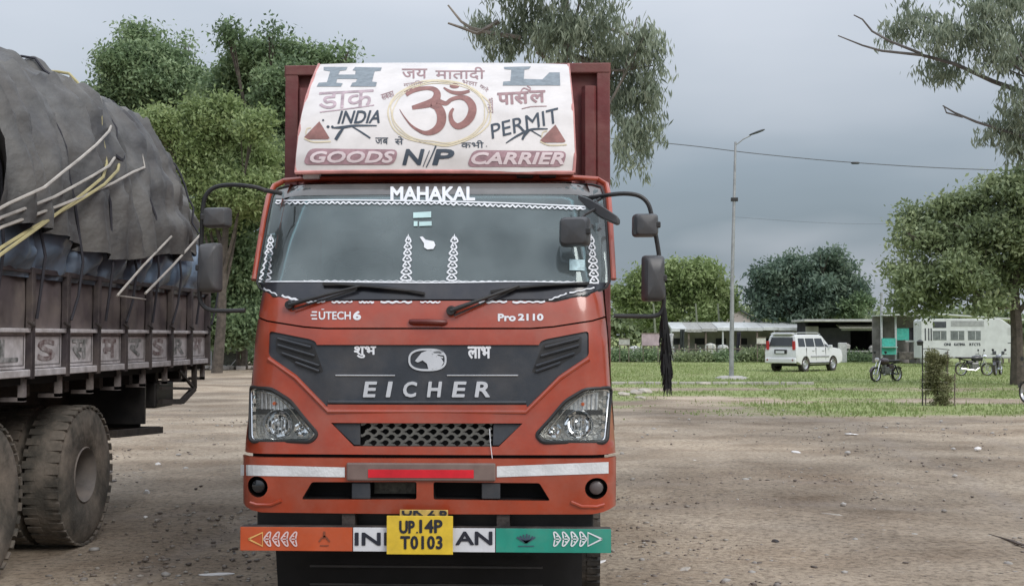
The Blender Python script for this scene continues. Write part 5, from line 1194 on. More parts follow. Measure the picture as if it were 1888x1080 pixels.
# ================================================================== BUILDINGS ALONG THE FAR SIDE
def G(px, Y): p = atY(px, 620, Y); return p.x
def zz(py, Y): return CAMZ+(620-py)*Y/FPX*1.0
TIN = M('tin_roof', (.62, .64, .64), .45, .2, var=.15, scale=1.5, bump=.2, bscale=3); WALLC = M('grey_wall', (.34, .33, .31), .85, var=.25, scale=1.1, bump=.3)
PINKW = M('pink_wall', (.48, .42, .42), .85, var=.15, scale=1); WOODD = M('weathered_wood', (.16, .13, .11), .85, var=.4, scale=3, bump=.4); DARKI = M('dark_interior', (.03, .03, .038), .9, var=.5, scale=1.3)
# long shed
Y = 95; x0, x1 = G(1236, Y), G(1486, Y); t = thing('long_shed', 'long low open shed under a pale tin roof behind the white car', 'shed', ((x0+x1)/2, Y, -.25)); cx = (x0+x1)/2
zr = zz(603, Y)+.25
for k in range(9):
    a, b = x0+(x1-x0)*k/9-cx, x0+(x1-x0)*(k+1)/9-cx; m = MB(); dz = random.uniform(-.03, .03)+(-.05 if k < 3 else .05)
    m.add([(a, -1.2, zr-.1+dz), (b-.02, -1.2, zr-.1+dz), (b-.02, 2.6, zr+.42), (a, 2.6, zr+.42), (a, -1.2, zr-.32+dz), (b-.02, -1.2, zr-.32+dz), (b-.02, 2.6, zr+.3), (a, 2.6, zr+.3)], [(0, 1, 2, 3), (4, 7, 6, 5), (0, 4, 5, 1), (1, 5, 6, 2), (2, 6, 7, 3), (3, 7, 4, 0)])
    m.build('roof_sheet', TIN if k not in (1, 2) else M('old_tin', (.38, .38, .36), .6, .2, var=.3), t)
m = MB(); m.box((0, 2.2, zr/2), (x1-x0, .15, zr)); m.build('back_wall', WALLC, t)
m = MB(); m.box((0, -.9, .30), (x1-x0, .12, .60)); m.build('low_wall', M('mossy_wall', (.24, .23, .17), .9, var=.4, scale=1), t)
for k in range(9):
    m = MB(); m.tube([(x0-cx+(x1-x0)*k/8, -1.0, 0), (x0-cx+(x1-x0)*k/8, -1.0, zr-.2)], .07, 6); m.build('post', WOODD if k % 3 else TIN, t)
for k in range(6):
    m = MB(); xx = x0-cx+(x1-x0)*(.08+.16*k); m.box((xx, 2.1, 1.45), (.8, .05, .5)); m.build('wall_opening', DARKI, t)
# gabled house behind
Y = 112; x0, x1 = G(1340, Y), G(1412, Y); cx = (x0+x1)/2; t = thing('gabled_house', 'pale pink gable end showing over the long tin roof', 'house', (cx, Y, -.25))
za_, zb_ = zz(601, Y)+.25, zz(566, Y)+.25; gx_ = G(1352, Y)-cx
m = MB(); m.prism([(x0-cx, 0), (x1-cx, 0), (x1-cx, za_), (gx_, zb_), (x0-cx, za_+.5)], lambda u, v, q: (u, q, v), 0, 5); m.build('wall', PINKW, t)
for (ax, az, bx, bz) in ((gx_, zb_, x1-cx+.4, za_-.15), (gx_, zb_, x0-cx-.4, za_+.3)):
    m = MB(); m.bar((ax, 2.5, az+.06), (bx, 2.5, bz+.06), 5.6, .1) if False else m.add([(ax, -.3, az+.02), (bx, -.3, bz+.02), (bx, 5.3, bz+.02), (ax, 5.3, az+.02), (ax, -.3, az+.14), (bx, -.3, bz+.14), (bx, 5.3, bz+.14), (ax, 5.3, az+.14)], [(0, 1, 2, 3), (4, 7, 6, 5), (0, 4, 5, 1), (1, 5, 6, 2), (2, 6, 7, 3), (3, 7, 4, 0)])
    m.build('roof_slope', M('roof_dark', (.10, .10, .11), .7), t)
# shop with deep dark opening
Y = 90; x0, x1 = G(1486, Y), G(1622, Y); cx = (x0+x1)/2; hw_ = (x1-x0)/2; t = thing('roadside_shop', 'open-fronted roadside shop with a dark interior behind the motorcycle', 'shop', (cx, Y, -.25)); zr = zz(592, Y)+.25
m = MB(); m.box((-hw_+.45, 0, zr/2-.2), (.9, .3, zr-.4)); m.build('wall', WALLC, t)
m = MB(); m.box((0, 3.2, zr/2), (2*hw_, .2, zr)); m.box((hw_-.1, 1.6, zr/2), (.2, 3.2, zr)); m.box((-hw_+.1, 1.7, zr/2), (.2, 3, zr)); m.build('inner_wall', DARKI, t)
m = MB(); m.box((-.2, .8, zr+.02), (2*hw_+.5, 4.8, .18)); m.build('roof_slab', M('slab', (.46, .46, .44), .85, var=.25, scale=1), t, bevel=.03)
m = MB(); m.box((hw_-1.6, -1.0, zr-.42), (3.4, 1.2, .05), Matrix.Rotation(R(12), 3, 'X')); m.build('awning', M('awning_moss', (.27, .27, .22), .9, var=.3), t)
m = MB(); m.box((-.4, 1.0, (zr-.6)/2+.4), (2.4, .06, zr-1.2)); m.build('shutter', M('shutter_dark', (.085, .085, .10), .6, var=.2, scale=2), t)
m = MB(); m.box((hw_-1.7, -.3, 2.35), (2.4, .06, .12)); m.build('shelf', TIN, t)
m = MB(); m.box((hw_-1.5, -.4, .75), (3.0, .5, .10)); m.build('counter', M('counter_pale', (.45, .45, .44), .7), t)
m = MB(); m.box((hw_-1.5, -.4, .30), (2.8, .4, .6)); m.build('counter_base', M('counter_dark', (.07, .10, .07), .8, var=.5), t)
for dx, c in ((-2.6, (.62, .60, .58)), (-.6, (.6, .6, .62))):
    m = MB(); m.lathe([(0, .0), (0, .30), (.22, .34), (.36, .22), (.42, 0)], (hw_+dx, -.4, .95 if dx < -1 else .80), 'Z', 12)
    tag(m.build('white_sack', M('sack_white', (.6, .59, .57), .8, var=.2), None, True, loc=(0, 0, 0)), 'round white sack in the dark shop opening, %s' % ('nearer the pale pillar' if dx < -1 else 'nearer the green kiosk'), 'sack')
    o = bpy.data.objects['white_sack' if dx < -1 else 'white_sack.001']; o.location = (cx, Y, -.25)
m = MB(); m.box((G(1553, 86)-0, 86, .45), (.55, .4, 1.4)); tag(m.build('white_pillar', M('pillar_white', (.62, .62, .62), .8), None, bevel=.03), 'short white pillar standing in front of the dark shop', 'pillar')
# green kiosk
Y = 82; x0, x1 = G(1624, Y), G(1702, Y); cx = (x0+x1)/2; hw_ = (x1-x0)/2; t = thing('green_kiosk', 'small kiosk with sea-green counter and shutter, left of the white van', 'kiosk', (cx, Y, -.25)); zr = zz(583, Y)+.25
SEA = M('sea_green', (.05, .40, .33), .6, var=.2, dust=.2)
for dx in (-hw_+.05, -hw_+1.0, hw_-.1):
    m = MB(); m.box((dx, 0, zr/2), (.12, .12, zr)); m.build('post', M('post_pale', (.42, .44, .45), .7), t)
for k in range(4):
    m = MB(); m.box((-hw_+(k+.5)*hw_/2, .9, zr+.05+.03*(k % 2)), (hw_/2-.02, 3.2, .06)); m.build('roof_sheet', TIN if k != 2 else WALLC, t)
m = MB(); m.box((0, 2.2, zr/2), (2*hw_, .1, zr)); m.box((hw_-.3, .7, zr/2), (.5, 1.5, zr)); m.build('wall', M('kiosk_wall', (.26, .24, .24), .8, var=.4, scale=1.5), t)
m = MB(); m.box((-hw_+.5, -.1, 1.45), (.9, .1, .55)); m.build('panel', SEA, t); m = MB(); m.box((-hw_+.5, -.15, .85), (.95, .1, .45)); m.build('counter', SEA, t)
m = MB(); m.box((-hw_+.5, -.25, 1.13), (1.0, .5, .05)); m.build('counter_top', M('mint', (.30, .52, .46), .6), t)
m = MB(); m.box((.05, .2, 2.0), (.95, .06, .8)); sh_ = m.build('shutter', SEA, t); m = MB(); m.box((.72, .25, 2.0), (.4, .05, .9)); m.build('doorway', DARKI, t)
m = MB(); m.box((.3, -.1, .55), (1.2, .5, .5)); m.build('crate_stack', M('crate_dark', (.10, .09, .08), .9, var=.6, scale=4), t, bevel=.04)
m = MB(); m.box((hw_+.05, -.7, .55), (.8, .7, 1.0)); tag(m.build('white_cabinet', M('cabinet', (.55, .55, .54), .6, var=.15), None, bevel=.05, loc=(cx, Y, -.25)), 'low whitish cabinet between the green kiosk and the white van', 'cabinet')
m = MB(); m.tube([(G(1625, 84), 84, -.3), (G(1626, 84), 84, zz(540, 84))], .09, 8); tag(m.build('utility_pole', GALV, None, True), 'pale utility pole rising by the left corner of the green kiosk', 'pole')
# white service van body
Y = 74; x0, x1 = G(1700, Y), G(1870, Y); cx = (x0+x1)/2; t = thing('white_van', 'white high-sided van with windows and black lettering, behind the shrub', 'van', (cx, Y, -.25), R(-4))
hl, zt_, zb_ = (x1-x0)/2, zz(588, Y)+.25, .50; VW = M('van_white', (.60, .62, .62), .45, var=.10, scale=2, dust=.12)
m = MB(); m.prism([(-hl, zb_), (hl, zb_), (hl, zt_-.75), (hl-.15, zt_-.50), (hl-.75, zt_-.05), (hl-.9, zt_), (-hl+.12, zt_), (-hl, zt_-.12)], lambda u, v, q: (u, q, v), 0, 2.1); m.build('body', VW, t, bevel=.04)
def vp_(name, x, z, w, h, mat, par=t, d=.012): m = MB(); m.box((x, -d/2-.002, z), (w, d, h)); return m.build(name, mat, par)
VG = M('van_glass', (.16, .18, .18), .15, var=.4, scale=3, coat=.3); VD = M('van_dark', (.06, .065, .075), .3, var=.3)
vp_('upper_panel', -hl+1.1, zt_-.36, .78, .38, VD); vp_('upper_panel', -hl+2.75, zt_-.30, 1.95, .34, M('van_grey', (.33, .34, .34), .5, var=.2))
for x, w in ((-hl+1.1, .8), (-hl+2.15, .8), (-hl+3.15, .75)):
    f = vp_('window', x, zt_-1.02, w, .56, VG); vp_('window_frame', x, zt_-.72, w+.04, .035, VW, f, .03); vp_('window_mullion', x+.05, zt_-1.02, .03, .5, VW, f, .03)
for x in (-hl+.25, -hl+.45, -hl+.6): vp_('door_slot', x, zt_-.95, .07, .75, VD)
for k in range(4): vp_('louvre', hl-.28, zt_-.95+.12*k, .34, .03, M('louvre', (.4, .4, .4), .5))
vp_('trim_strip', 0, zb_+.06, 2*hl-.3, .08, M('trim_grey2', (.3, .3, .3), .5)); vp_('handle', hl-.35, 1.45, .2, .05, VD)
for u0, u1, w_ in ((-hl+1.35, -hl+1.75, 'ONI'), (-hl+1.95, -hl+2.6, 'KATIMA'), (-hl+2.85, -hl+3.5, 'RTCTS')):
    decal('van_lettering', INK, t, [text2d(w_, (u0, 0, u1, .17), bold=.03)], lambda u, v, l: (u, -.012-l, 1.45-v), 0)
for x in (hl-1.0, -hl+1.1):
    m = MB(); m.lathe([(.0, .0), (.0, .30), (.03, .33), (.2, .33), (.22, 0)], (x, -.02, .36), 'Y', 18); w_ = m.build('wheel', RUBBER, t, True); m = MB(); m.lathe([(-.01, .0), (-.01, .16), (.01, .18)], (x, -.03, .36), 'Y', 12); m.build('rim', SILVER, w_, True)
vp_('vent', hl-1.25, .85, .22, .22, VD); vp_('vent', hl-.75, .85, .16, .2, VD)
m = MB(); m.box((0, 2.0, 1.55), (2*hl+1, .1, .1)); m.build('roof_rack', VW, t)
Y = 84; m = MB()
m.box((G(1780, Y), Y, zz(584, Y)), (7.5, 3, .08), Matrix.Rotation(R(4), 3, 'Y')); rf = m.build('shelter_roof', TIN, None); tag(rf, 'thin tin shelter roof just above the white van', 'roof')
for dx in (-3.4, 0, 3.4):
    m = MB(); m.tube([(G(1780, Y)+dx, Y+1.2, -.25), (G(1780, Y)+dx, Y+1.2, zz(584, Y))], .05, 6); m.build('post', WOODD, rf)

# ================================================================== FENCE AND CLUTTER
Y = 88; t = thing('post_fence', 'low rail fence of uneven posts along the far edge of the grass', 'fence', (G(1280, Y), Y, -.25)); fx0, fx1 = G(1120, Y)-G(1280, Y), G(1425, Y)-G(1280, Y); n_ = 30
for k in range(n_+1):
    x = fx0+(fx1-fx0)*k/n_+random.uniform(-.08, .08); hgt = random.uniform(.95, 1.35); m = MB(); m.box((x, 0, hgt/2), (.09, .09, hgt), Matrix.Rotation(R(random.uniform(-4, 4)), 3, 'Y')); m.build('post', WOODD if random.random() < .6 else M('post_pale', (.42, .44, .45), .7), t)
for z in (.45, .92): m = MB(); m.tube([(fx0+(fx1-fx0)*k/12, -.06, z+random.uniform(-.04, .04)) for k in range(13)], .035, 5); m.build('rail', WOODD, t)
def board(px0, px1, py0, py1, Yb, name, label, cat, mat, legs=True):
    a, b = atY(px0, py0, Yb), atY(px1, py1, Yb); g = thing(name, label, cat, ((a.x+b.x)/2, Yb, -.25)); w, h = b.x-a.x, a.z-b.z; zc_ = (a.z+b.z)/2+.25
    m = MB(); m.box((0, 0, zc_), (w, .04, h)); m.build('panel', mat, g, bevel=.01)
    m = MB(); m.box((0, -.03, zc_+h/2), (w+.06, .05, .05)); m.box((0, -.03, zc_-h/2), (w+.06, .05, .05)); m.build('frame', WOODD, g)
    for s in (-1, 1):
        m = MB(); m.box((s*w*.42, .04, (zc_-h/2)/2+.1), (.06, .06, zc_-h/2+.2)); m.build('leg', WOODD, g)
board(1183, 1216, 614, 637, 86, 'notice_board', 'pinkish board standing at the fence left of the mirror tassel', 'board', M('board_pink', (.42, .33, .37), .7, var=.25, scale=2))
board(1141, 1161, 624, 636, 86, 'notice_board', 'small grey board low at the fence beside the red truck cab', 'board', M('board_grey', (.40, .40, .38), .7, var=.2))
board(1395, 1412, 622, 634, 86, 'notice_board', 'small pale board at the fence just left of the white car', 'board', M('board_pale', (.55, .54, .50), .7, var=.2))
for i, (px, py, c, lb_) in enumerate(((1170, 622, (.55, .55, .56), 'white drum behind the fence next to the pinkish board'), (1333, 632, (.50, .50, .48), 'pale drum behind the fence just left of the lamp post'), (1310, 632, (.50, .49, .44), 'small pale tank behind the fence between two posts'))):
    p = atY(px, 650, 91); m = MB(); m.lathe([(0, .0), (0, .38), (.1, .42), (.9+.1*i, .42), (1.05+.1*i, .36), (1.12+.1*i, .12), (1.14+.1*i, 0)], (p.x, 91, -.25), 'Z', 16); tag(m.build('drum', M('drum%d' % i, c, .6, var=.2), None, True), lb_, 'drum')
# hanging dark cloths and washing on the shed
for i, (px, py0, py1, w, c, lb_) in enumerate(((1258, 607, 655, .35, (.03, .035, .035), 'long dark cloth hanging from the left end of the tin shed'), (1362, 612, 660, .30, (.02, .02, .03), 'dark cloth hanging on the shed just right of the lamp post'), (1236, 615, 640, .5, (.5, .5, .52), 'pale cloth hanging behind the mirror tassel'))):
    a, b = atY(px, py0, 92), atY(px, py1, 92); m = MB(); m.grid(lambda u, v: (a.x-w/2+w*u*(1-.25*v), 92+.06*math.sin(u*14+v*3), a.z-(a.z-b.z)*v), 14, 10)
    o = m.build('hanging_cloth', M('cloth%d' % i, c, .9, var=.3, scale=3), None, True); sm_ = o.modifiers.new('thick', 'SOLIDIFY'); sm_.thickness = .03; tag(o, lb_, 'cloth')
for i, (px, w, h) in enumerate(((1160, 90, 17), (1275, 60, 11), (1330, 40, 14), (1392, 40, 18), (1580, 90, 9))):
    bush('hedge_plant', ['low scrubby hedge plant beside the red truck cab at the fence', 'low green plants at the fence right of the mirror tassel', 'green plants at the foot of the lamp post fence line', 'green climbing plants by the fence next to the white car', 'low dark plants under the shop counter'][i], px, [87, 87, 87, 87, 88][i], w, h, 3500, .22, G4 if i % 2 else G1, 'plant')
# small trees behind the mirror: slim trunks
for i, px in enumerate((1206, 1284, 1325)):
    m = MB(); a = Vector(gb(px, 100)); m.tube([tuple(a), tuple(a+Vector((.1, 0, 2.2))), tuple(a+Vector((-.05, 0, 4.6)))], [.12, .10, .06], 6)
    tag(m.build('bare_trunk', M('pale_trunk', (.22, .24, .18), .9), None, True), ['slim pale trunk seen just left of the large mirror', 'slim pale trunk under the bright green crown', 'slim pale trunk beside the lamp post'][i], 'tree trunk')

# ================================================================== WHITE CAR
def suv():
    Yc = 64.5; p = atY(1483, 683, Yc); t = thing('parked_car', 'white four-wheel-drive estate car with roof rails, parked on the grass', 'car', (p.x, Yc, -.25), R(-42+90)); t.scale = (1.07, 1.05, 1.08)
    # local: +x forward, y across, z up
    CW = M('car_white', (.72, .73, .75), .28, var=.04, coat=.6, dust=.10); L, W2 = 4.4, .90
    def arch(cx_, r, n=10): return [(cx_+r*math.cos(a), .36+r*math.sin(a)) for a in np.linspace(PI, 0, n)]
    prof = [(-2.18, .52), (-1.85, .42)]+arch(-1.35, .42)+arch(1.32, .42)+[(2.0, .40), (2.2, .52), (2.24, .78), (2.16, 1.02), (2.0, 1.10), (1.05, 1.20), (.95, 1.16), (-2.16, 1.16), (-2.22, .9)]
    m = MB(); V, T = tri2d(prof, [], .12); rows = []
    # pillow sided body: 5 slices across
    ys = [-W2, -W2*.985, -W2*.5, W2*.5, W2*.985, W2]; n = len(prof)
    def yz(x, z, y):
        k = abs(y)/W2; inset = (.05 if k > .99 else 0); c_ = (0, .75); return (x*(1-inset*.35), y*(1-.04*max(0, (z-.8)/.5)**1), .75+(z-.75)*(1-inset))
    m.add([yz(x, z, y) for y in ys for x, z in prof], [(i*n+j, i*n+(j+1) % n, (i+1)*n+(j+1) % n, (i+1)*n+j) for i in range(5) for j in range(n)])
    k = len(V)
    for y in (-W2, W2): m.add([yz(x, z, y) for x, z in V], T)
    m.build('body', CW, t, True, ang=30)
    gh = [(-2.14, 1.15), (-2.02, 1.72), (-1.9, 1.80), (.25, 1.80), (.45, 1.74), (1.12, 1.17)]
    m = MB(); n = len(gh); ws_ = [W2*.95, W2*.82, W2*.78, W2*.78, W2*.82, W2*.93]
    m.add([(x, s*w, z) for s in (-1, 1) for (x, z), w in zip(gh, ws_)], [(i, (i+1) % n, n+(i+1) % n, n+i) for i in range(n)]+[tuple(range(n)), tuple(range(n, 2*n))[::-1]]); cab = m.build('cabin', CW, t, bevel=.03)
    def side(z): return W2*.95+(W2*.80-W2*.95)*(z-1.15)/.6+.012
    for s in (-1, 1):
        for xa, xb, xc, xd in ((-1.92, -1.30, -1.30, -1.86), (-1.20, -.42, -.42, -1.20), (-.32, .52, .36, -.32), (.58, .92, .62, .58)):
            m = MB(); m.add([(xa, s*side(1.22), 1.22), (xb, s*side(1.22), 1.22), (xc, s*side(1.62), 1.62 if xb < .9 else 1.45), (xd, s*side(1.62), 1.62)], [(0, 1, 2, 3)]); m.build('side_window', DGLASS, cab)
        m = MB(); m.tube([(-1.95, s*.66, 1.86), (-1.6, s*.66, 1.89), (.1, s*.66, 1.89), (.4, s*.66, 1.82)], .022, 6); m.build('roof_rail', SILVER, t, True)
        m = MB(); m.box((.85, s*(W2+.10), 1.22), (.10, .20, .15)); m.build('wing_mirror', CW, t, bevel=.03)
        m = MB(); m.box((-2.19, s*.74, 1.28), (.06, .14, .42)); m.build('tail_light', M('tail_red', (.45, .03, .03), .3, var=.2), t, bevel=.01)
        m = MB(); m.box((2.19, s*.66, .88), (.10, .34, .20)); m.build('headlight', CHROME, t, bevel=.02)
        m = MB(); m.box((0, s*(W2+.015), .74), (1.75, .03, .07)); m.build('side_moulding', M('mould_grey', (.35, .35, .37), .5), t)
        m = MB(); m.box((.0, s*(W2+.02), .43), (2.0, .12, .05)); m.build('side_step', BLACK, t)
        for x in (-.62, .32): m = MB(); m.box((x, s*(W2-.002), 1.02), (.18, .04, .035)); m.build('door_handle', SILVER, t)
        for x in (-1.26, -.37, .56): m = MB(); m.box((x, s*(W2*.992), .86), (.012, .03, .60)); m.build('door_seam', BLACK, t)
        for x in (-1.35, 1.32):
            wheel(t, x, s*(W2-.13), .36, .24, 1, .62, dish=.05, lugs=30); w = [c for c in t.children if c.name.startswith('wheel')][-1]; w.rotation_euler = (0, 0, PI/2 if s > 0 else -PI/2)
            for c in w.children:
                if c.name.startswith('rim'): c.data = c.data.copy(); c.data.materials[0] = SILVER
    m = MB(); m.add([(-2.165, -.68, 1.24), (-2.165, .68, 1.24), (-2.06, .60, 1.66), (-2.06, -.60, 1.66)], [(0, 1, 2, 3)]); m.build('rear_window', DGLASS, cab)
    m = MB(); m.add([(1.10, -.74, 1.20), (1.10, .74, 1.20), (.50, .64, 1.73), (.50, -.64, 1.73)], [(0, 1, 2, 3)]); o = m.build('front_window', DGLASS, cab); o.location = (.02, 0, .02)
    m = MB(); m.box((-2.235, -.02, .98), (.03, .70, .20)); pr = m.build('plate_recess', BLACK, t); m = MB(); m.box((-2.26, 0, .96), (.015, .48, .11)); m.build('number_plate', WHITE, t)
    m = MB(); m.box((-2.20, 0, .55), (.16, 1.74, .26)); m.build('rear_bumper', CW, t, bevel=.05); m = MB(); m.box((2.22, 0, .55), (.16, 1.70, .24)); m.build('front_bumper', CW, t, bevel=.05)
    m = MB(); m.box((-2.0, 0, 1.83), (.30, 1.2, .05)); m.build('rear_spoiler', CW, t, bevel=.015)
    m = MB(); m.box((0, 0, .36), (3.9, 1.3, .16)); m.build('underbody', FLAT, t)
    for y in (-.72, .72): m = MB(); m.lathe([(0, .05), (.02, .045), (.02, 0)], (-2.28, y, .58), 'X', 10); m.build('reflector', M('tail_red', (.45, .03, .03), .3), t)
suv()

# ================================================================== MOTORCYCLES
def motorcycle(px, py, rz, label, col, Y):
    p = atY(px, py, Y); t = thing('motorcycle', label, 'motorcycle', (p.x, Y, gz(0, Y)), R(rz))
    body = M('bike_'+col[0], col[1], .35, var=.15, coat=.4); S2 = .02
    for x in (-.64, .64):
        m = MB(); m.lathe([(-.05, .24), (-.05, .29), (0, .305), (.05, .29), (.05, .24)], (x, 0, .305), 'Y', 24, close=True); w = m.build('wheel', RUBBER, t, True)
        m = MB(); m.lathe([(-.03, .235), (-.03, .25), (.03, .25), (.03, .235)], (x, 0, .305), 'Y', 24, close=True)
        for k in range(6): a = k*PI/3; m.tube([(x, 0, .305), (x+.24*math.cos(a), 0, .305+.24*math.sin(a))], .012, 4)
        m.build('rim', SILVER, w, True)
        m = MB(); m.grid(lambda u, v: (x+.335*math.cos(.3+u*2.2), (v-.5)*.13, .31+.335*math.sin(.3+u*2.2)), 10, 3); m.build('mudguard', body, t, True)
    for s in (-1, 1):
        m = MB(); m.tube([(.66, s*.08, .305), (.44, s*.08, .86)], .024, 7); m.build('fork', CHROME, t, True)
        m = MB(); m.tube([(-.62, s*.11, .31), (-.40, s*.12, .68)], .03, 7); m.build('shock_absorber', BLACK, t, True)
        m = MB(); m.tube([(.40, s*.06, .93), (.34, s*.22, 1.02), (.26, s*.36, 1.0)], .014, 6); m.tube([(.34, s*.22, 1.02), (.36, s*.28, 1.18)], .007, 5); m.build('handlebar', BLACK, t, True)
        m = MB(); m.lathe([(-.01, .0), (-.01, .06), (.02, .05), (.03, 0)], (.36, s*.28, 1.20), 'X', 10); m.build('mirror', BLACK, t, True)
    m = MB(); m.tube([(.42, 0, .86), (.1, 0, .70), (-.3, 0, .70), (-.75, 0, .80)], .03, 6); m.tube([(.42, 0, .84), (.25, 0, .35), (-.2, 0, .30), (-.3, 0, .70)], .025, 6); m.tube([(-.2, .10, .32), (-.64, .10, .305)], .025, 6); m.build('frame', BLACK, t, True)
    m = MB(); m.lathe([(-.26, .03), (-.2, .11), (0, .155), (.18, .13), (.26, .04)], (.12, 0, .82), 'X', 14); o = m.build('fuel_tank', body, t, True)
    m = MB(); m.box((-.38, 0, .84), (.66, .24, .09)); m.build('seat', BLACK, t, bevel=.03); m = MB(); m.box((-.78, 0, .86), (.22, .14, .08)); m.build('tail_unit', body, t, bevel=.02)
    m = MB(); m.box((.02, 0, .46), (.34, .24, .30)); m.box((.12, 0, .62), (.16, .16, .16)); m.build('engine', M('engine_grey', (.22, .22, .22), .4, .7, var=.4, scale=20), t, bevel=.03)
    m = MB(); m.tube([(.2, -.14, .40), (.0, -.15, .26), (-.7, -.16, .34)], [.02, .03, .05], 8); m.build('exhaust', CHROME, t, True)
    m = MB(); m.lathe([(-.08, .04), (0, .09), (.05, .095), (.055, 0)], (.52, 0, .90), 'X', 14); m.build('headlamp', CHROME, t, True)
    m = MB(); m.box((-.2, .02, .62), (.3, .22, .16)); m.build('side_cover', body, t, bevel=.03); m = MB(); m.tube([(-.05, .12, .30), (-.12, .26, .0)], .012, 5); m.build('side_stand', BLACK, t)
    return t
motorcycle(1634, 700, 215, 'motorcycle parked alone on the grass in front of the green kiosk', ('maroon', (.045, .02, .025)), 49.5)
motorcycle(1796, 690, 8, 'dark motorcycle parked before the white van, left of the trunk-side one', ('black', (.02, .02, .024)), 57)
motorcycle(1840, 690, 60, 'motorcycle with its wheel towards the camera beside the dark tree trunk', ('grey', (.12, .12, .13)), 58)
motorcycle(1918, 742, 100, 'motorcycle cut off by the right edge of the picture', ('silver', (.3, .3, .3)), 32)

# ================================================================== SHRUB IN A TREE GUARD
Y = 31; b_ = gb(1727, Y); t = thing('guarded_shrub', 'dusty olive shrub tied inside a stick tree guard on the grass', 'shrub', b_); s_ = Y/FPX
foliage('foliage', [(dx*s_, dy*.1, z*s_, rx*s_, rx*s_, rz*s_) for dx, dy, z, rx, rz in ((-8, 0, 88, 10, 16), (9, 1, 80, 12, 16), (0, 0, 60, 17, 18), (-6, 1, 36, 15, 20), (9, 0, 26, 13, 18), (-14, 0, 66, 9, 14), (2, 0, 8, 18, 8), (20, 0, 50, 7, 12))], 8200, .062, leafmat('leaf_dusty', (.13, .135, .06), (.20, .205, .10), (.34, .33, .19)), t, ncl=14, csig=.07)
m = MB(); m.tube([(0, 0, -.05), (.02, 0, 1.2)], [.025, .01], 6); m.build('stem', BARK, t, True)
for dx, dy, h, mt_ in ((-27, 0, 118, BLACK), (-16, .25, 92, WOODD), (18, 0, 100, WOODD), (22, .3, 98, BLACK), (28, -.1, 60, WOODD)):
    m = MB(); m.tube([(dx*s_, dy, -.05), (dx*s_+.02, dy, h*s_)], .016, 6); m.build('stake', mt_, t, True)
for z in (104, 62, 44, 30): m = MB(); m.tube([(-27*s_, -.02, z*s_), (0, -.06, z*s_+.01), (22*s_, -.02, (z-2)*s_)], .011, 5); m.build('guard_rail', BLACK if z > 100 else M('rail_pale', (.45, .44, .34), .8), t, True)
m = MB(); m.lathe([(0, .0), (0, .07), (.1, .09), (.14, .04), (.15, 0)], (-30*s_, 0, 110*s_), 'Z', 10); m.build('upturned_pot', BLACK, t, True)

# ================================================================== KERB, RUBBLE, CART, LITTER, TWIG
CONC = M('concrete_kerb', (.40, .38, .34), .9, var=.25, scale=3, bump=.5)
Y = 46.5; xa, xb = G(1126, Y), G(1500, Y); t = thing('broken_kerb', 'low broken concrete kerb line between dirt and grass', 'kerb', ((xa+xb)/2, Y, -.25)); n_ = 12
for k in range(n_):
    a, b = xa+(xb-xa)*k/n_-(xa+xb)/2, xa+(xb-xa)*(k+1)/n_-(xa+xb)/2; m = MB(); m.box(((a+b)/2, random.uniform(-.1, .1), .03), (b-a-.06, .22, .14), Matrix.Rotation(R(random.uniform(-1.5, 1.5)), 3, 'Z')); m.build('kerb_stone', CONC, t, bevel=.02)
def rock(name, label, px, py, r, mat, cat, sq=(1, 1, .6), n=1, spread=0):
    for _ in range(1):
        d = 12
        for i in range(8):
            p = ray(px, py); Yg = (CAMZ-gz(0, d))/(-p.z)*p.y; d = Yg
        x = p.x/p.y*d; bm = bmesh.new(); bmesh.ops.create_icosphere(bm, subdivisions=2, radius=r); sd_ = random.random()*50
        for v in bm.verts: v.co = Vector((v.co.x*sq[0], v.co.y*sq[1], v.co.z*sq[2]))*(1+.5*noise.noise(v.co/r+Vector((sd_, 0, 0))))
        me = bpy.data.meshes.new(name); bm.to_mesh(me); bm.free(); me.materials.append(mat); o = link(name, me); o.location = (x, d, gz(x, d)+r*sq[2]*.35); o.rotation_euler = (0, 0, random.random()*6); tag(o, label, cat); return o
RCK = M('rubble', (.42, .38, .33), .9, var=.25, scale=6, bump=.6, bscale=25); PAP = M('paper_white', (.72, .70, .68), .8, var=.1)
for px, py, r, lb_ in ((1152, 729, .16, 'brownish rubble lump nearest the red truck headlight'), (1172, 726, .20, 'pale rubble lump in the middle of the small heap right of the truck'), (1190, 724, .22, 'largest pale rubble lump of the heap right of the truck'), (1181, 735, .12, 'small rubble lump in front of the heap right of the truck'), (1300, 709, .16, 'dark lump lying on the broken kerb line')):
    rock('rubble', lb_, px, py, r, RCK, 'rubble', (1.3, 1, .55))
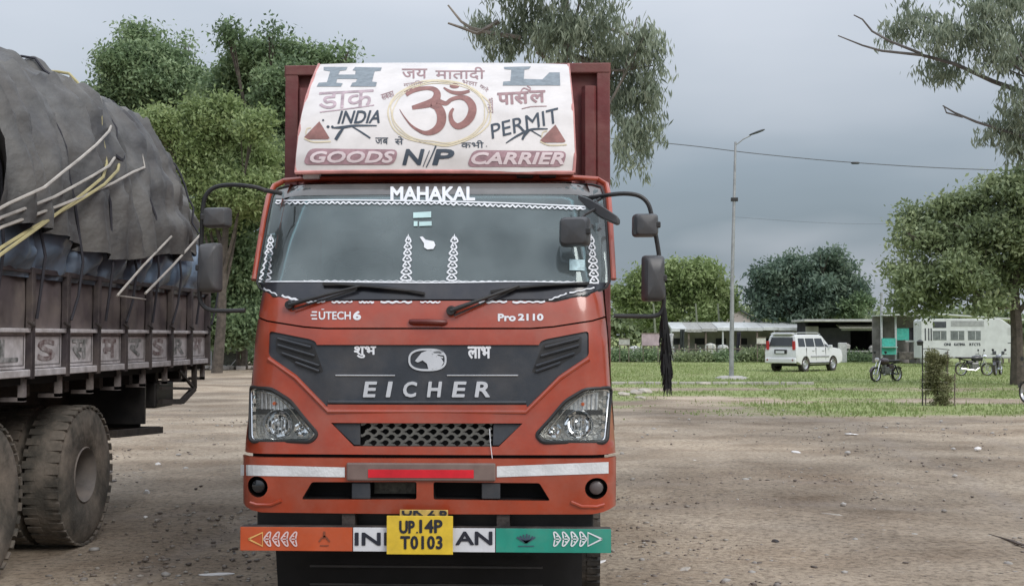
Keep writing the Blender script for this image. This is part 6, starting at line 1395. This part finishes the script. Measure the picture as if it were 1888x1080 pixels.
for px, py, r, lb_, sq, mt_ in ((1568, 801, .075, 'bright white paper scrap farthest out on the dirt right of the truck', (1.5, .8, .25), PAP), (1467, 834, .06, 'white scrap lying mid-way across the dirt lot', (1.5, .7, .3), PAP), (1280, 851, .05, 'pale pebble-like scrap near the truck side', (1.3, .8, .4), PAP), (1536, 951, .06, 'flat pale stone in the middle of the near dirt', (2.0, .7, .3), RCK), (1263, 1052, .05, 'flat pale stone near the bottom of the picture', (1.8, .6, .3), RCK), (1105, 1038, .045, 'white strip of litter beside the front bar', (2.2, .5, .2), PAP), (1803, 828, .05, 'small white pebble far right on the dirt', (1, .8, .6), PAP), (291, 857, .035, 'round white pebble right of the lorry wheel', (1, .9, .7), PAP), (270, 908, .035, 'white pebble in front of the lorry wheel, right of the tread', (1, .9, .7), PAP), (398, 1059, .05, 'flat white scrap near the bottom between the trucks', (2.2, .6, .2), PAP), (268, 954, .02, 'tiny white chip between the lorry wheels and the red truck', (1, .8, .6), PAP), (1430, 1000, .035, 'dark clod in the near dirt', (1.3, 1, .6), STEEL)):
    rock('scrap', lb_, px, py, r, mt_, 'scrap', sq)
d0 = [(1842, 993), (1860, 999), (1878, 1006), (1900, 1012)]; m = MB(); P = []
for px, py in d0: q_ = ray(px, py); P.append(tuple(Vector((0, 0, CAMZ))+q_*(CAMZ/-q_.z)+Vector((0, 0, .018))))
m.tube(P, [.004, .009, .012, .012], 6); m.tube([P[1], tuple(Vector(P[1])+Vector((-.12, .10, .03)))], [.006, .003], 5); tag(m.build('twig', WOODD, None, True), 'dark dry twig at the lower right edge', 'twig')
# small cart in the gap at left
Y = 72; p0 = G(420, Y); t = thing('hand_cart', 'grey metal stall cart seen in the gap between the two trucks', 'cart', (p0, Y, -.25)); k = Y/FPX
m = MB(); m.box((0, 0, 1.08), (2.1, 1.0, .10)); m.build('tray', M('cart_pale', (.42, .43, .42), .6, .2, var=.3), t, bevel=.01)
for dx in (-.88, .88):
    for dy in (-.4, .4): m = MB(); m.box((dx, dy, .52), (.08, .08, 1.04)); m.build('leg', GALV, t)
m = MB(); m.box((0, .2, .50), (1.7, .5, .9)); m.build('box', M('cart_dark', (.06, .065, .05), .8, var=.4), t); m = MB(); m.tube([(.3, -.45, .05), (.9, -.45, .75)], .025, 5); m.build('brace', GALV, t)
m = MB(); m.box((.0, .1, 1.75), (1.5, .5, .55)); m.build('canopy', M('cart_blue', (.06, .075, .09), .7, var=.4), t, bevel=.04)
for dx in (-.7, .7): m = MB(); m.box((dx, .1, 1.3), (.05, .05, .5)); m.build('upright', GALV, t)
Y = 66; t = thing('rubble_bank', 'pale strip of rubble and broken concrete behind the trucks at left', 'rubble', (G(410, Y), Y, -.25))
for k in range(26):
    m = MB(); x = -4+8*k/25+random.uniform(-.1, .1); m.box((x, random.uniform(-.5, .5), .10), (random.uniform(.3, .6), .35, random.uniform(.15, .34)), Matrix.Rotation(random.random()*3, 3, 'Z') @ Matrix.Rotation(random.uniform(-.3, .3), 3, 'X')); m.build('concrete_chunk', M('chunk', (.50, .46, .43), .9, var=.25, scale=2), t, bevel=.04)

# ------------------------------------------------------------------ repeats belong to groups
GROUPS = {'motorcycle': 'motorcycles parked on the grass', 'broadleaf_tree': 'tall dark trees behind the lorry', 'eucalyptus_tree': 'weeping eucalyptus trees', 'round_tree': 'round trees on the skyline',
          'bush': 'dark bushes behind the trucks', 'notice_board': 'boards standing at the far fence', 'drum': 'pale drums behind the far fence', 'hanging_cloth': 'cloths hanging at the long shed',
          'hedge_plant': 'low plants along the far fence', 'bare_trunk': 'slim trunks under the bright green tree', 'rubble': 'rubble lumps in the heap right of the truck', 'scrap': 'scraps and loose stones on the dirt lot',
          'white_sack': 'white sacks in the shop', 'power_cable': 'overhead cables'}
for o in SC.objects:
    if not o.parent and 'label' in o and o.name.split('.')[0] in GROUPS: o['group'] = GROUPS[o.name.split('.')[0]]
